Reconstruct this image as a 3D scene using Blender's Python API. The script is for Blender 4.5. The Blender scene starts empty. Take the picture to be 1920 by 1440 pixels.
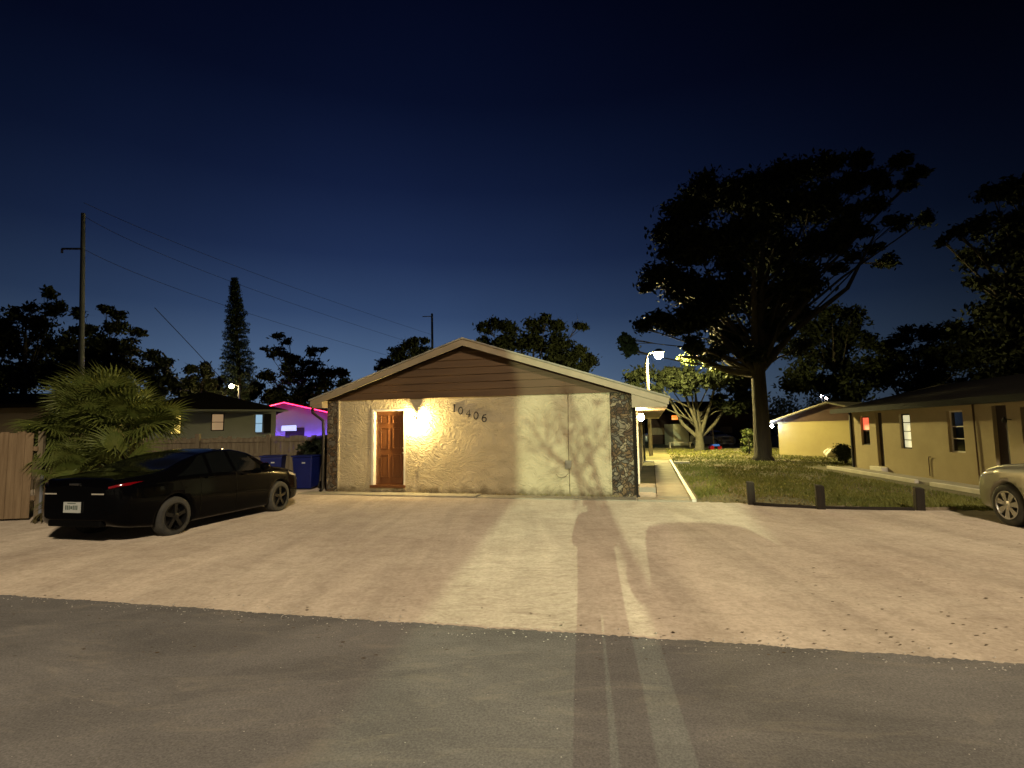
import bpy, math, random
import numpy as np
from mathutils import Vector, Matrix
random.seed(7); RNG = np.random.default_rng(7)
R_ = math.radians
SC = bpy.context.scene
COL = SC.collection

# ------------------------------------------------------------------ camera
F = 1000.0; H = 1.66; PITCH = math.atan(88 / F); RHO = .015
fw = np.array([0, math.cos(PITCH), math.sin(PITCH)]); r0 = np.array([1., 0, 0]); u0 = np.cross(r0, fw)
RV = math.cos(RHO) * r0 - math.sin(RHO) * u0; UV = math.cos(RHO) * u0 + math.sin(RHO) * r0
CP = np.array([0, 0, H])
cd = bpy.data.cameras.new('camera'); cam = bpy.data.objects.new('camera', cd); COL.objects.link(cam)
cd.sensor_width = 36; cd.lens = 36 * F / 1920; cd.clip_end = 3000; cd.clip_start = .05
M = Matrix(((RV[0], UV[0], -fw[0], 0), (RV[1], UV[1], -fw[1], 0), (RV[2], UV[2], -fw[2], H), (0, 0, 0, 1)))
cam.matrix_world = M
SC.camera = cam
# ------------------------------------------------------------------ view, world
SC.view_settings.view_transform = 'Standard'; SC.view_settings.look = 'None'
SC.view_settings.exposure = 0; SC.view_settings.gamma = 1
SC.cycles.max_bounces = 5
world = bpy.data.worlds.new("World"); SC.world = world; world.use_nodes = True
wt = world.node_tree; wt.nodes.clear(); WN = wt.nodes.new; WL = wt.links.new
wo = WN('ShaderNodeOutputWorld'); bg = WN('ShaderNodeBackground'); WL(bg.outputs[0], wo.inputs[0])
tc = WN('ShaderNodeTexCoord'); sx = WN('ShaderNodeSeparateXYZ'); WL(tc.outputs['Generated'], sx.inputs[0])
cr = WN('ShaderNodeValToRGB'); WL(sx.outputs[2], cr.inputs[0])
def lin(c):
    return tuple(((x / 255) / 12.92 if x / 255 <= .04045 else ((x / 255 + .055) / 1.055) ** 2.4) for x in c)
stops = [(0.0, (96, 114, 140)), (.07, (92, 115, 144)), (.13, (76, 99, 132)), (.21, (50, 70, 105)), (.31, (30, 45, 79)), (.42, (17, 28, 58)), (.54, (7, 14, 38)), (.70, (2, 5, 22)), (1.0, (1, 2, 12))]
el = cr.color_ramp.elements
while len(el) < len(stops): el.new(.5)
for e, (p, c) in zip(el, stops):
    e.position = p; e.color = (*lin(c), 1)
# afterglow is brightest in one compass direction
vm = WN('ShaderNodeVectorMath'); vm.operation = 'MULTIPLY'; vm.inputs[1].default_value = (1, 1, 0); WL(tc.outputs['Generated'], vm.inputs[0])
vn = WN('ShaderNodeVectorMath'); vn.operation = 'NORMALIZE'; WL(vm.outputs[0], vn.inputs[0])
vd = WN('ShaderNodeVectorMath'); vd.operation = 'DOT_PRODUCT'; vd.inputs[1].default_value = (math.sin(R_(-13)), math.cos(R_(-13)), 0); WL(vn.outputs[0], vd.inputs[0])
mx = WN('ShaderNodeMath'); mx.operation = 'MAXIMUM'; mx.inputs[1].default_value = 0; WL(vd.outputs['Value'], mx.inputs[0])
pw = WN('ShaderNodeMath'); pw.operation = 'POWER'; pw.inputs[1].default_value = 4.2; WL(mx.outputs[0], pw.inputs[0])
ml = WN('ShaderNodeMath'); ml.operation = 'MULTIPLY_ADD'; ml.inputs[1].default_value = .92; ml.inputs[2].default_value = .08; WL(pw.outputs[0], ml.inputs[0])
WL(cr.outputs[0], bg.inputs[0]); sn = WN('ShaderNodeTexNoise'); sn.inputs['Scale'].default_value = 2.2; sn.inputs['Detail'].default_value = 5; WL(tc.outputs['Generated'], sn.inputs['Vector'])
sm_ = WN('ShaderNodeMapRange'); sm_.inputs['To Min'].default_value = .8; sm_.inputs['To Max'].default_value = 1.2; WL(sn.outputs[0], sm_.inputs[0])
mm_ = WN('ShaderNodeMath'); mm_.operation = 'MULTIPLY'; WL(ml.outputs[0], mm_.inputs[0]); WL(sm_.outputs[0], mm_.inputs[1]); WL(mm_.outputs[0], bg.inputs[1])

def point(name, loc, power, color, radius):
    d = bpy.data.lights.new(name, 'POINT'); d.energy = power; d.color = color; d.shadow_soft_size = radius
    o = bpy.data.objects.new(name, d); o.location = loc; COL.objects.link(o); return o
# street lights behind the photographer
d_ = bpy.data.lights.new('warm_street_light', 'SPOT'); d_.energy = 16000; d_.color = (1, .83, .6); d_.shadow_soft_size = .7; d_.spot_size = R_(152); d_.spot_blend = .1
o_ = bpy.data.objects.new('warm_street_light', d_); o_.location = (5, -10, 12.5); COL.objects.link(o_)
d_ = bpy.data.lights.new('far_flood_light', 'SPOT'); d_.energy = 130000; d_.color = (.86, 1, .62); d_.shadow_soft_size = .08; d_.spot_size = R_(13); d_.spot_blend = .35
o_ = bpy.data.objects.new('far_flood_light', d_); o_.location = (-6.9, -52, 8.3); COL.objects.link(o_); o_.rotation_euler = (Vector((1.5, 9, .5)) - Vector((-6.9, -52, 8.3))).to_track_quat('-Z', 'Y').to_euler()

# ------------------------------------------------------------------ helpers
def ray(x, y): return fw + RV * (x - 960) / F - UV * (y - 720) / F
def gp(x, y, z=0):
    d = ray(x, y); return CP + d * (z - H) / d[2]
def aty(x, y, Y):
    d = ray(x, y); return CP + d * Y / d[1]

class MB:
    def __init__(s): s.v = []; s.f = []
    def add(s, vs, fs):
        n = len(s.v); s.v += [tuple(map(float, p)) for p in vs]; s.f += [tuple(n + i for i in f) for f in fs]; return s
    def box(s, x0, y0, z0, x1, y1, z1):
        x0, x1 = sorted((x0, x1)); y0, y1 = sorted((y0, y1)); z0, z1 = sorted((z0, z1))
        return s.add([(x0, y0, z0), (x1, y0, z0), (x1, y1, z0), (x0, y1, z0), (x0, y0, z1), (x1, y0, z1), (x1, y1, z1), (x0, y1, z1)],
                     [(0, 3, 2, 1), (4, 5, 6, 7), (0, 1, 5, 4), (1, 2, 6, 5), (2, 3, 7, 6), (3, 0, 4, 7)])
    def prism_y(s, poly, y0, y1):   # poly in (x,z)
        n = len(poly)
        return s.add([(p[0], y0, p[1]) for p in poly] + [(p[0], y1, p[1]) for p in poly],
                     [tuple(range(n)), tuple(range(2 * n - 1, n - 1, -1))] + [(i, i + n, (i + 1) % n + n, (i + 1) % n) for i in range(n)])
    def prism_z(s, poly, z0, z1):   # poly in (x,y)
        n = len(poly)
        return s.add([(p[0], p[1], z0) for p in poly] + [(p[0], p[1], z1) for p in poly],
                     [tuple(range(n - 1, -1, -1)), tuple(range(n, 2 * n))] + [(i, (i + 1) % n, (i + 1) % n + n, i + n) for i in range(n)])
    def tube(s, pts, rad, n=8, cap=True):
        pts = [np.array(p, float) for p in pts]
        if not hasattr(rad, '__len__'): rad = [rad] * len(pts)
        vs = []; fs = []; pu = None
        for i, p in enumerate(pts):
            d = pts[min(i + 1, len(pts) - 1)] - pts[max(i - 1, 0)]; d = d / (np.linalg.norm(d) + 1e-9)
            if pu is None: pu = np.array([0, 0, 1.]) if abs(d[2]) < .9 else np.array([1., 0, 0])
            a = np.cross(d, pu); a /= np.linalg.norm(a) + 1e-9; b = np.cross(d, a); pu = -b if np.dot(-b, pu) > 0 else b
            b = np.cross(a, d)
            for k in range(n):
                t = 2 * math.pi * k / n; vs.append(p + rad[i] * (a * math.cos(t) + b * math.sin(t)))
        for i in range(len(pts) - 1):
            for k in range(n):
                fs.append((i * n + k, i * n + (k + 1) % n, (i + 1) * n + (k + 1) % n, (i + 1) * n + k))
        if cap: fs.append(tuple(range(n - 1, -1, -1))); fs.append(tuple(range((len(pts) - 1) * n, len(pts) * n)))
        return s.add(vs, fs)
    def lathe(s, prof, n=24, c=(0, 0, 0), axis='z'):   # prof [(r,h)]
        vs = []; fs = []
        for r, h in prof:
            for k in range(n):
                t = 2 * math.pi * k / n; a, b = r * math.cos(t), r * math.sin(t)
                q = (a, b, h) if axis == 'z' else (a, h, b) if axis == 'y' else (h, a, b)
                vs.append((c[0] + q[0], c[1] + q[1], c[2] + q[2]))
        for i in range(len(prof) - 1):
            for k in range(n): fs.append((i * n + k, i * n + (k + 1) % n, (i + 1) * n + (k + 1) % n, (i + 1) * n + k))
        return s.add(vs, fs)
    def build(s, name, m, parent=None, smooth=False, bevel=0):
        me = bpy.data.meshes.new(name); me.from_pydata(s.v, [], s.f); me.update()
        if smooth: me.polygons.foreach_set('use_smooth', [True] * len(me.polygons))
        me.materials.append(m); o = bpy.data.objects.new(name, me); COL.objects.link(o); o.parent = parent
        if bevel:
            b = o.modifiers.new('bevel', 'BEVEL'); b.width = bevel; b.segments = 2; b.limit_method = 'ANGLE'
        return o

def thing(name, label, cat, loc=(0, 0, 0), rz=0, group=None):
    o = bpy.data.objects.new(name, None); COL.objects.link(o); o.location = loc; o.rotation_euler = (0, 0, rz); o.empty_display_size = .3
    return tag(o, label, cat, group)
def tag(o, label, cat, group=None, kind=None):
    o['label'] = label; o['category'] = cat
    if group: o['group'] = group
    if kind: o['kind'] = kind
    return o
def struct(o): o['kind'] = 'structure'; return o
def copy_tree(o, parent=None):
    c = o.copy(); COL.objects.link(c)
    if parent is not None: c.parent = parent
    for ch in [q for q in bpy.data.objects if q.parent == o and q.name != c.name]: copy_tree(ch, c)
    return c

def mat(name, c1, c2=None, scale=3., rough=.85, bump=None, metal=0., coat=0., emit=None, estr=0, detail=6, spec=.5, dr=0., stretch=None, alpha=None, distort=0.):
    m = bpy.data.materials.new(name); m.use_nodes = True; nt = m.node_tree; b = nt.nodes['Principled BSDF']; N = nt.nodes.new; L = nt.links.new
    b.inputs['Base Color'].default_value = (*c1, 1); b.inputs['Roughness'].default_value = rough; b.inputs['Metallic'].default_value = metal
    b.inputs['Coat Weight'].default_value = coat; b.inputs['Specular IOR Level'].default_value = spec; b.inputs['Diffuse Roughness'].default_value = dr
    t = N('ShaderNodeTexCoord'); src = t.outputs['Object']
    if stretch:
        mp = N('ShaderNodeMapping'); mp.inputs['Scale'].default_value = stretch; L(src, mp.inputs[0]); src = mp.outputs[0]
    if c2:
        n = N('ShaderNodeTexNoise'); n.inputs['Scale'].default_value = scale; n.inputs['Detail'].default_value = detail; n.inputs['Roughness'].default_value = .65; n.inputs['Distortion'].default_value = distort; L(src, n.inputs['Vector'])
        r = N('ShaderNodeValToRGB'); r.color_ramp.elements[0].position = .35; r.color_ramp.elements[1].position = .65
        r.color_ramp.elements[0].color = (*c1, 1); r.color_ramp.elements[1].color = (*c2, 1); L(n.outputs[0], r.inputs[0]); L(r.outputs[0], b.inputs['Base Color'])
    if bump:
        n2 = N('ShaderNodeTexNoise'); n2.inputs['Scale'].default_value = bump[0]; n2.inputs['Detail'].default_value = 5; L(src, n2.inputs['Vector'])
        bp = N('ShaderNodeBump'); bp.inputs['Strength'].default_value = bump[1]; bp.inputs['Distance'].default_value = bump[2] if len(bump) > 2 else .02
        L(n2.outputs[0], bp.inputs['Height']); L(bp.outputs[0], b.inputs['Normal'])
    if emit:
        b.inputs['Emission Color'].default_value = (*emit, 1); b.inputs['Emission Strength'].default_value = estr
    return m

# ------------------------------------------------------------------ materials
def stucco_mat():
    m = mat('stucco', (.54, .46, .31), (.47, .4, .26), .9, rough=.9, spec=.2)
    nt = m.node_tree; N = nt.nodes.new; L = nt.links.new; b = nt.nodes['Principled BSDF']
    t = N('ShaderNodeTexCoord')
    n0 = N('ShaderNodeTexNoise'); n0.inputs['Scale'].default_value = 1.1; n0.inputs['Detail'].default_value = 2; L(t.outputs['Object'], n0.inputs['Vector'])
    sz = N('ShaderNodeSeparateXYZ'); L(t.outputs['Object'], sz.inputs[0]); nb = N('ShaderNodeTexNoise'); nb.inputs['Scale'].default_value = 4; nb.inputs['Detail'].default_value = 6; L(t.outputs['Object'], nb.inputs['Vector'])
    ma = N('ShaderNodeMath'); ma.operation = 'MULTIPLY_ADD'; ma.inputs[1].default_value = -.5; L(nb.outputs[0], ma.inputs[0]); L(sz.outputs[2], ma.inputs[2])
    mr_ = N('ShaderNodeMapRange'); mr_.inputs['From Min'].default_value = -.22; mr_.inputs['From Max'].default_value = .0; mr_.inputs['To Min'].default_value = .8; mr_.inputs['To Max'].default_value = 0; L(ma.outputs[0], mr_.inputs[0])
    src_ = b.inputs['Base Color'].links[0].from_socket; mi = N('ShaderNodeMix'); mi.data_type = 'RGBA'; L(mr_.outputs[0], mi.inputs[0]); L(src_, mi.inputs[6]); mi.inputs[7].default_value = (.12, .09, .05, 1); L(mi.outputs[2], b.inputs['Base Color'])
    sc = N('ShaderNodeVectorMath'); sc.operation = 'SCALE'; sc.inputs[3].default_value = 1.4; L(n0.outputs['Color'], sc.inputs[0])
    ad = N('ShaderNodeVectorMath'); ad.operation = 'ADD'; L(t.outputs['Object'], ad.inputs[0]); L(sc.outputs[0], ad.inputs[1])
    mp = N('ShaderNodeMapping'); mp.inputs['Scale'].default_value = (1, 1, 2.4); L(ad.outputs[0], mp.inputs[0])
    w = N('ShaderNodeTexNoise'); w.inputs['Scale'].default_value = 5.5; w.inputs['Detail'].default_value = 3; w.inputs['Distortion'].default_value = 1.6; L(mp.outputs[0], w.inputs['Vector'])
    n1 = N('ShaderNodeTexNoise'); n1.inputs['Scale'].default_value = 9; n1.inputs['Detail'].default_value = 5; L(t.outputs['Object'], n1.inputs['Vector'])
    a2 = N('ShaderNodeMath'); a2.operation = 'MULTIPLY_ADD'; a2.inputs[1].default_value = .35; L(n1.outputs[0], a2.inputs[0]); L(w.outputs[0], a2.inputs[2])
    bp = N('ShaderNodeBump'); bp.inputs['Strength'].default_value = .9; bp.inputs['Distance'].default_value = .05; L(a2.outputs[0], bp.inputs['Height']); L(bp.outputs[0], b.inputs['Normal'])
    return m
def stone_mat():
    m = mat('flagstone', (.2, .13, .07), rough=.8); nt = m.node_tree; N = nt.nodes.new; L = nt.links.new; b = nt.nodes['Principled BSDF']
    t = N('ShaderNodeTexCoord'); n0 = N('ShaderNodeTexNoise'); n0.inputs['Scale'].default_value = 3; L(t.outputs['Object'], n0.inputs['Vector'])
    ad = N('ShaderNodeVectorMath'); ad.operation = 'MULTIPLY_ADD'; ad.inputs[1].default_value = (.7, .7, .5); L(n0.outputs['Color'], ad.inputs[0]); L(t.outputs['Object'], ad.inputs[2])
    vo = N('ShaderNodeTexVoronoi'); vo.inputs['Scale'].default_value = 8; L(ad.outputs[0], vo.inputs['Vector'])
    ve = N('ShaderNodeTexVoronoi'); ve.feature = 'DISTANCE_TO_EDGE'; ve.inputs['Scale'].default_value = 8; L(ad.outputs[0], ve.inputs['Vector'])
    r = N('ShaderNodeValToRGB'); e = r.color_ramp.elements; e[0].color = (.07, .04, .022, 1); e[1].color = (.3, .24, .15, 1); x = e.new(.4); x.color = (.17, .11, .055, 1); x = e.new(.7); x.color = (.12, .11, .09, 1)
    sp = N('ShaderNodeSeparateColor'); L(vo.outputs['Color'], sp.inputs[0]); L(sp.outputs[0], r.inputs[0])
    ed = N('ShaderNodeValToRGB'); ed.color_ramp.elements[0].position = .02; ed.color_ramp.elements[1].position = .12; L(ve.outputs['Distance'], ed.inputs[0])
    mi = N('ShaderNodeMix'); mi.data_type = 'RGBA'; L(ed.outputs[0], mi.inputs[0]); mi.inputs[6].default_value = (.05, .04, .03, 1); L(r.outputs[0], mi.inputs[7]); L(mi.outputs[2], b.inputs['Base Color'])
    n2 = N('ShaderNodeTexNoise'); n2.inputs['Scale'].default_value = 14; n2.inputs['Detail'].default_value = 6; L(t.outputs['Object'], n2.inputs['Vector'])
    mm = N('ShaderNodeMath'); mm.operation = 'MULTIPLY_ADD'; mm.inputs[1].default_value = .5; L(n2.outputs[0], mm.inputs[0]); L(ed.outputs[0], mm.inputs[2])
    bp = N('ShaderNodeBump'); bp.inputs['Strength'].default_value = 1; bp.inputs['Distance'].default_value = .03; L(mm.outputs[0], bp.inputs['Height']); L(bp.outputs[0], b.inputs['Normal'])
    return m
def dirt_mat():
    m = mat('crushed_shell_dirt', (.33, .26, .18), rough=.95, spec=.15, dr=1.); nt = m.node_tree; N = nt.nodes.new; L = nt.links.new; b = nt.nodes['Principled BSDF']
    t = N('ShaderNodeTexCoord'); P = t.outputs['Object']
    def noise(s, d, st=None, di=0):
        n = N('ShaderNodeTexNoise'); n.inputs['Scale'].default_value = s; n.inputs['Detail'].default_value = d; n.inputs['Roughness'].default_value = .65; n.inputs['Distortion'].default_value = di
        if st:
            mp = N('ShaderNodeMapping'); mp.inputs['Rotation'].default_value = (0, 0, st[3]); mp.inputs['Scale'].default_value = st[:3]; L(P, mp.inputs[0]); L(mp.outputs[0], n.inputs['Vector'])
        else: L(P, n.inputs['Vector'])
        return n.outputs[0]
    a = noise(.55, 8); tr = noise(1.3, 4, (1, .12, 1, R_(-28)), .4); fine = noise(22, 8); mid = noise(4.2, 7, (.8, 1.2, 1, .3), .6)
    r = N('ShaderNodeValToRGB'); e = r.color_ramp.elements; e[0].position = .3; e[0].color = (.4, .335, .28, 1); e[1].position = .72; e[1].color = (.54, .475, .4, 1); L(a, r.inputs[0])
    r2 = N('ShaderNodeValToRGB'); e = r2.color_ramp.elements; e[0].position = .36; e[0].color = (.84, .82, .78, 1); e[1].position = .66; e[1].color = (1.12, 1.1, 1.05, 1); L(tr, r2.inputs[0])
    r3 = N('ShaderNodeValToRGB'); e = r3.color_ramp.elements; e[0].position = .32; e[0].color = (.84, .83, .8, 1); e[1].position = .62; e[1].color = (1.1, 1.1, 1.1, 1); L(fine, r3.inputs[0])
    r4 = N('ShaderNodeValToRGB'); e = r4.color_ramp.elements; e[0].position = .3; e[0].color = (.86, .84, .8, 1); e[1].position = .55; e[1].color = (1.04, 1.03, 1.0, 1); L(mid, r4.inputs[0])
    cur = r.outputs[0]
    for q in (r2, r3, r4):
        mi = N('ShaderNodeMix'); mi.data_type = 'RGBA'; mi.blend_type = 'MULTIPLY'; mi.inputs[0].default_value = 1; L(cur, mi.inputs[6]); L(q.outputs[0], mi.inputs[7]); cur = mi.outputs[2]
    L(cur, b.inputs['Base Color'])
    s1 = N('ShaderNodeMath'); s1.operation = 'MULTIPLY_ADD'; s1.inputs[1].default_value = .25; L(fine, s1.inputs[0]); L(mid, s1.inputs[2])
    bp = N('ShaderNodeBump'); bp.inputs['Strength'].default_value = .6; bp.inputs['Distance'].default_value = .045; L(s1.outputs[0], bp.inputs['Height']); L(bp.outputs[0], b.inputs['Normal'])
    return m
def asphalt_mat():
    m = mat('asphalt', (.11, .105, .1), rough=.9, spec=.3, dr=.8); nt = m.node_tree; N = nt.nodes.new; L = nt.links.new; b = nt.nodes['Principled BSDF']
    t = N('ShaderNodeTexCoord'); P = t.outputs['Object']
    def noise(s, d, di=0, st=None):
        n = N('ShaderNodeTexNoise'); n.inputs['Scale'].default_value = s; n.inputs['Detail'].default_value = d; n.inputs['Roughness'].default_value = .7; n.inputs['Distortion'].default_value = di
        if st:
            mp = N('ShaderNodeMapping'); mp.inputs['Scale'].default_value = st; L(P, mp.inputs[0]); L(mp.outputs[0], n.inputs['Vector'])
        else: L(P, n.inputs['Vector'])
        return n.outputs[0]
    a = noise(.7, 7, .5, (.7, 1.3, 1)); f = noise(70, 6); sc = noise(2.2, 9, 1.5, (.5, 1.5, 1))
    r = N('ShaderNodeValToRGB'); e = r.color_ramp.elements; e[0].position = .3; e[0].color = (.085, .08, .076, 1); e[1].position = .72; e[1].color = (.18, .168, .155, 1); L(a, r.inputs[0])
    r2 = N('ShaderNodeValToRGB'); e = r2.color_ramp.elements; e[0].position = .3; e[0].color = (.6, .6, .6, 1); e[1].position = .7; e[1].color = (1.4, 1.4, 1.4, 1); L(f, r2.inputs[0])
    r3 = N('ShaderNodeValToRGB'); e = r3.color_ramp.elements; e[0].position = .52; e[0].color = (0, 0, 0, 1); e[1].position = .8; e[1].color = (.45, .45, .45, 1); L(sc, r3.inputs[0])
    mi = N('ShaderNodeMix'); mi.data_type = 'RGBA'; mi.blend_type = 'MULTIPLY'; mi.inputs[0].default_value = 1; L(r.outputs[0], mi.inputs[6]); L(r2.outputs[0], mi.inputs[7])
    m2 = N('ShaderNodeMix'); m2.data_type = 'RGBA'; L(r3.outputs[0], m2.inputs[0]); L(mi.outputs[2], m2.inputs[6]); m2.inputs[7].default_value = (.3, .26, .2, 1)
    L(m2.outputs[2], b.inputs['Base Color'])
    bp = N('ShaderNodeBump'); bp.inputs['Strength'].default_value = .6; bp.inputs['Distance'].default_value = .012; L(f, bp.inputs['Height']); L(bp.outputs[0], b.inputs['Normal'])
    return m
MT = dict(
    stucco=stucco_mat(), stone=stone_mat(), dirt=dirt_mat(), asphalt=asphalt_mat(),
    soil=mat('soil', (.05, .05, .025), (.09, .08, .04), .4, rough=1),
    lawn=mat('lawn_soil', (.06, .065, .02), (.17, .14, .07), .45, rough=1, bump=(6, .8, .05)),
    grass=mat('grass_blade', (.1, .115, .015), (.19, .185, .035), .6, rough=.7),
    dry=mat('dry_grass_blade', (.26, .2, .09), (.18, .16, .06), .6, rough=.8),
    concrete=mat('concrete', (.36, .33, .26), (.25, .23, .18), 1.6, rough=.9, bump=(25, .3, .01)),
    white=mat('white_paint', (.72, .68, .58), (.6, .56, .46), 2, rough=.6),
    fascia=mat('fascia_paint', (.36, .29, .19), (.28, .22, .14), 1.5, rough=.6),
    siding=mat('brown_siding', (.13, .074, .033), (.09, .05, .023), 1.2, rough=.7, stretch=(.4, 1, 4)),
    shingle=mat('dark_shingle', (.012, .01, .009), (.022, .019, .016), 8, rough=1, spec=.05, bump=(18, .8, .02)),
    door=mat('door_brown', (.15, .058, .02), (.125, .046, .015), 3, rough=.38, stretch=(6, 6, .6)),
    darkdoor=mat('dark_door', (.03, .016, .012), rough=.6),
    darkmetal=mat('dark_metal', (.02, .017, .014), rough=.5, metal=.3),
    steel=mat('steel', (.6, .57, .52), rough=.3, metal=1),
    numeral=mat('numeral_black', (.025, .018, .012), rough=.6),
    grey=mat('grey_wall', (.56, .58, .56), (.48, .5, .48), .8, rough=.9),
    tan=mat('tan_wall', (.42, .33, .2), (.37, .29, .17), .7, rough=.9, bump=(20, .25, .01)),
    tanlow=mat('tan_wall_lower', (.43, .35, .21), (.36, .29, .17), .7, rough=.9, bump=(20, .25, .01)),
    cream=mat('cream_wall', (.3, .25, .11), (.26, .21, .09), .7, rough=.9),
    lilac=mat('pale_wall', (.4, .38, .45), rough=.9),
    rust=mat('rust_brown_wall', (.055, .026, .017), (.04, .02, .013), 2, rough=.9),
    wood=mat('fence_wood', (.33, .23, .13), (.21, .14, .075), 1.3, rough=.9, stretch=(9, 9, .7), bump=(6, .5, .01)),
    greywood=mat('weathered_wood', (.27, .22, .14), (.16, .12, .075), 1.3, rough=.9, stretch=(8, 8, .7), bump=(6, .5, .01)),
    post=mat('timber_post', (.03, .022, .014), (.018, .013, .009), 2, rough=.95, stretch=(6, 6, 1), bump=(9, .6, .01)),
    bark=mat('bark', (.045, .038, .026), (.028, .023, .016), 2.2, rough=.95, stretch=(3, 3, .5), bump=(5, 1, .06)),
    palebark=mat('pale_bark', (.09, .085, .06), (.055, .05, .035), 2.2, rough=.95, bump=(7, .6, .04)),
    leaf=mat('tree_leaf', (.014, .021, .007), (.032, .044, .012), 1.2, rough=.7),
    shadeleaf=mat('shaded_tree_leaf', (.007, .01, .004), (.016, .022, .007), 1.2, rough=.8, spec=.2),  # darker leaf copy: night shade put into the colour of whole crowns
    leafb=mat('bright_leaf', (.06, .085, .015), (.11, .13, .025), 1.2, rough=.6),  # brighter leaf copy; on the oak's low foliage its colour carries the lamplight
    needle=mat('pine_needle', (.022, .04, .018), rough=.8),
    palm=mat('palm_frond', (.09, .125, .022), (.15, .165, .035), 2.5, rough=.55),
    drypalm=mat('dry_palm_frond', (.17, .13, .05), (.1, .085, .03), 2.5, rough=.8),
    concpole=mat('concrete_pole', (.24, .25, .28), (.2, .21, .24), 2, rough=.9),
    wire=mat('wire', (.02, .02, .025), rough=.8),
    blackpaint=mat('black_car_paint', (.002, .002, .0025), rough=.12, coat=.16, spec=.06),
    tanpaint=mat('champagne_car_paint', (.38, .36, .27), rough=.3, metal=.5, coat=1),
    silverpaint=mat('silver_car_paint', (.3, .3, .28), rough=.35, metal=.3, coat=.6),
    glass=mat('dark_glass', (.006, .007, .007), rough=.06, spec=.8),
    seam=mat('seam_black', (.003, .003, .003), rough=.7, spec=.1),
    rubber=mat('tyre_rubber', (.035, .034, .031), (.075, .07, .058), 5, rough=.9),
    rimdark=mat('black_alloy', (.02, .02, .02), rough=.25, metal=.6, coat=.5),
    rimsilver=mat('silver_alloy', (.55, .53, .47), rough=.3, metal=.7),
    redlamp=mat('red_lens', (.22, .002, .006), rough=.12, coat=1, spec=.8),
    clearlamp=mat('clear_lens', (.6, .55, .45), rough=.1, coat=1),
    plate=mat('plate_white', (.6, .62, .58), rough=.5), plateink=mat('plate_print', (.12, .16, .13), rough=.6),
    blue=mat('blue_plastic', (.01, .02, .17), (.008, .015, .13), 3, rough=.45),
    litter=mat('dead_leaf', (.055, .035, .018), (.1, .065, .03), 4, rough=.9),
    pebble=mat('pale_pebble', (.45, .42, .36), rough=.8),
    cloth=mat('dark_cloth', (.05, .05, .06), rough=.9), skin=mat('skin', (.45, .28, .2), rough=.6),
)
def emis(name, c, s): return mat(name, (.8, .8, .8) if s < 5 else (0.9, .9, .9), emit=c, estr=s)

# ------------------------------------------------------------------ frames for the houses
def frame(x0, y0, x1, y1):
    A = gp(x0, y0); B = gp(x1, y1); d = B - A; return A, math.atan2(d[1], d[0]), float(np.linalg.norm(d))

# ================================================================== GROUND
def sheet(name, poly, z, m, sub=0):
    o = MB().add([(p[0], p[1], z) for p in poly], [tuple(range(len(poly)))]).build(name, m); return struct(o)
sheet('ground', [(-900, -900), (900, -900), (900, 900), (-900, 900)], -.02, MT['soil'])
# road edge runs from (-5.45,5.81) to (3.5,3.84)
e0 = np.array([-5.45, 5.81]); e1 = np.array([3.5, 3.84]); ed = (e1 - e0) / np.linalg.norm(e1 - e0); en = np.array([-ed[1], ed[0]])
edge = []
for k in range(1500):
    s = -14 + k * .025
    w = .012 * math.sin(s * 1.1) + .006 * math.sin(s * 5.3 + 1) + .006 * math.sin(s * 13.7) + random.gauss(0, .008)
    edge.append(e0 + ed * s + en * w)
far = [e0 + ed * 23.5 - en * 40, e0 - ed * 14 - en * 40]
sheet('road', [tuple(p) for p in edge] + [tuple(p) for p in far], .012, MT['asphalt'])
# dirt lot: gently uneven sheet
def uneven(name, x0, x1, y0, y1, nx, ny, m, inside, amp, z):
    vs = []; idx = {}; fs = []
    gx = np.linspace(x0, x1, nx); gy = np.linspace(y0, y1, ny)
    ph = RNG.uniform(0, 6.28, 24); fr = RNG.uniform(.5, 5.5, 24); an = RNG.uniform(0, 6.28, 24)
    X, Y = np.meshgrid(gx, gy, indexing='ij'); Z = np.zeros_like(X)
    for a, b, c in zip(ph, fr, an): Z += np.sin((X * math.cos(c) + Y * math.sin(c)) * b + a) / (b ** .9)
    Z = Z / 24 * amp
    dr_ = (X - e0[0]) * en[0] + (Y - e0[1]) * en[1]; Z = np.clip(z + Z, .004, .06); k_ = np.clip((dr_ - .1) / 1.2, 0, 1); Z = .003 * (1 - k_) + Z * k_
    V = np.stack([X, Y, Z], -1).reshape(-1, 3)
    for i in range(nx - 1):
        for j in range(ny - 1):
            if inside(gx[i], gy[j]): fs.append((i * ny + j, (i + 1) * ny + j, (i + 1) * ny + j + 1, i * ny + j + 1))
    b = MB(); b.v = [tuple(map(float, p)) for p in V]; b.f = fs; o = b.build(name, m, smooth=True); return struct(o)
hA = np.array([-5.27, 15.25]); hang = R_(-14.54); hu = np.array([math.cos(hang), math.sin(hang)]); hn = np.array([-hu[1], hu[0]])
def hw(x, y): p = hA + hu * x + hn * y; return (float(p[0]), float(p[1]))
kerbA = np.array([3.9, 12.05]); kerbB = np.array([11.5, 9.2])      # lot / lawn border
def lotinside(x, y):
    p = np.array([x, y]) - e0
    if p @ en < -.15: return False
    q = p + e0
    if x > 3.6:
        t = (x - kerbA[0]) / (kerbB[0] - kerbA[0]); yb = kerbA[1] + (kerbB[1] - kerbA[1]) * t
        return y < yb + .02
    return y < 19
uneven('dirt_parking_lot', -22, 24, 0, 19.2, 380, 170, MT['dirt'], lotinside, .12, .018)
# lawn base
lawn = [(3.9, 12.05), (11.5, 9.2), (20, 6.2), (40, 10), (40, 60), (-4, 60), (1.5, 30)]
sheet('lawn', [(p[0], p[1]) for p in lawn], -.006, MT['lawn'])
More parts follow.
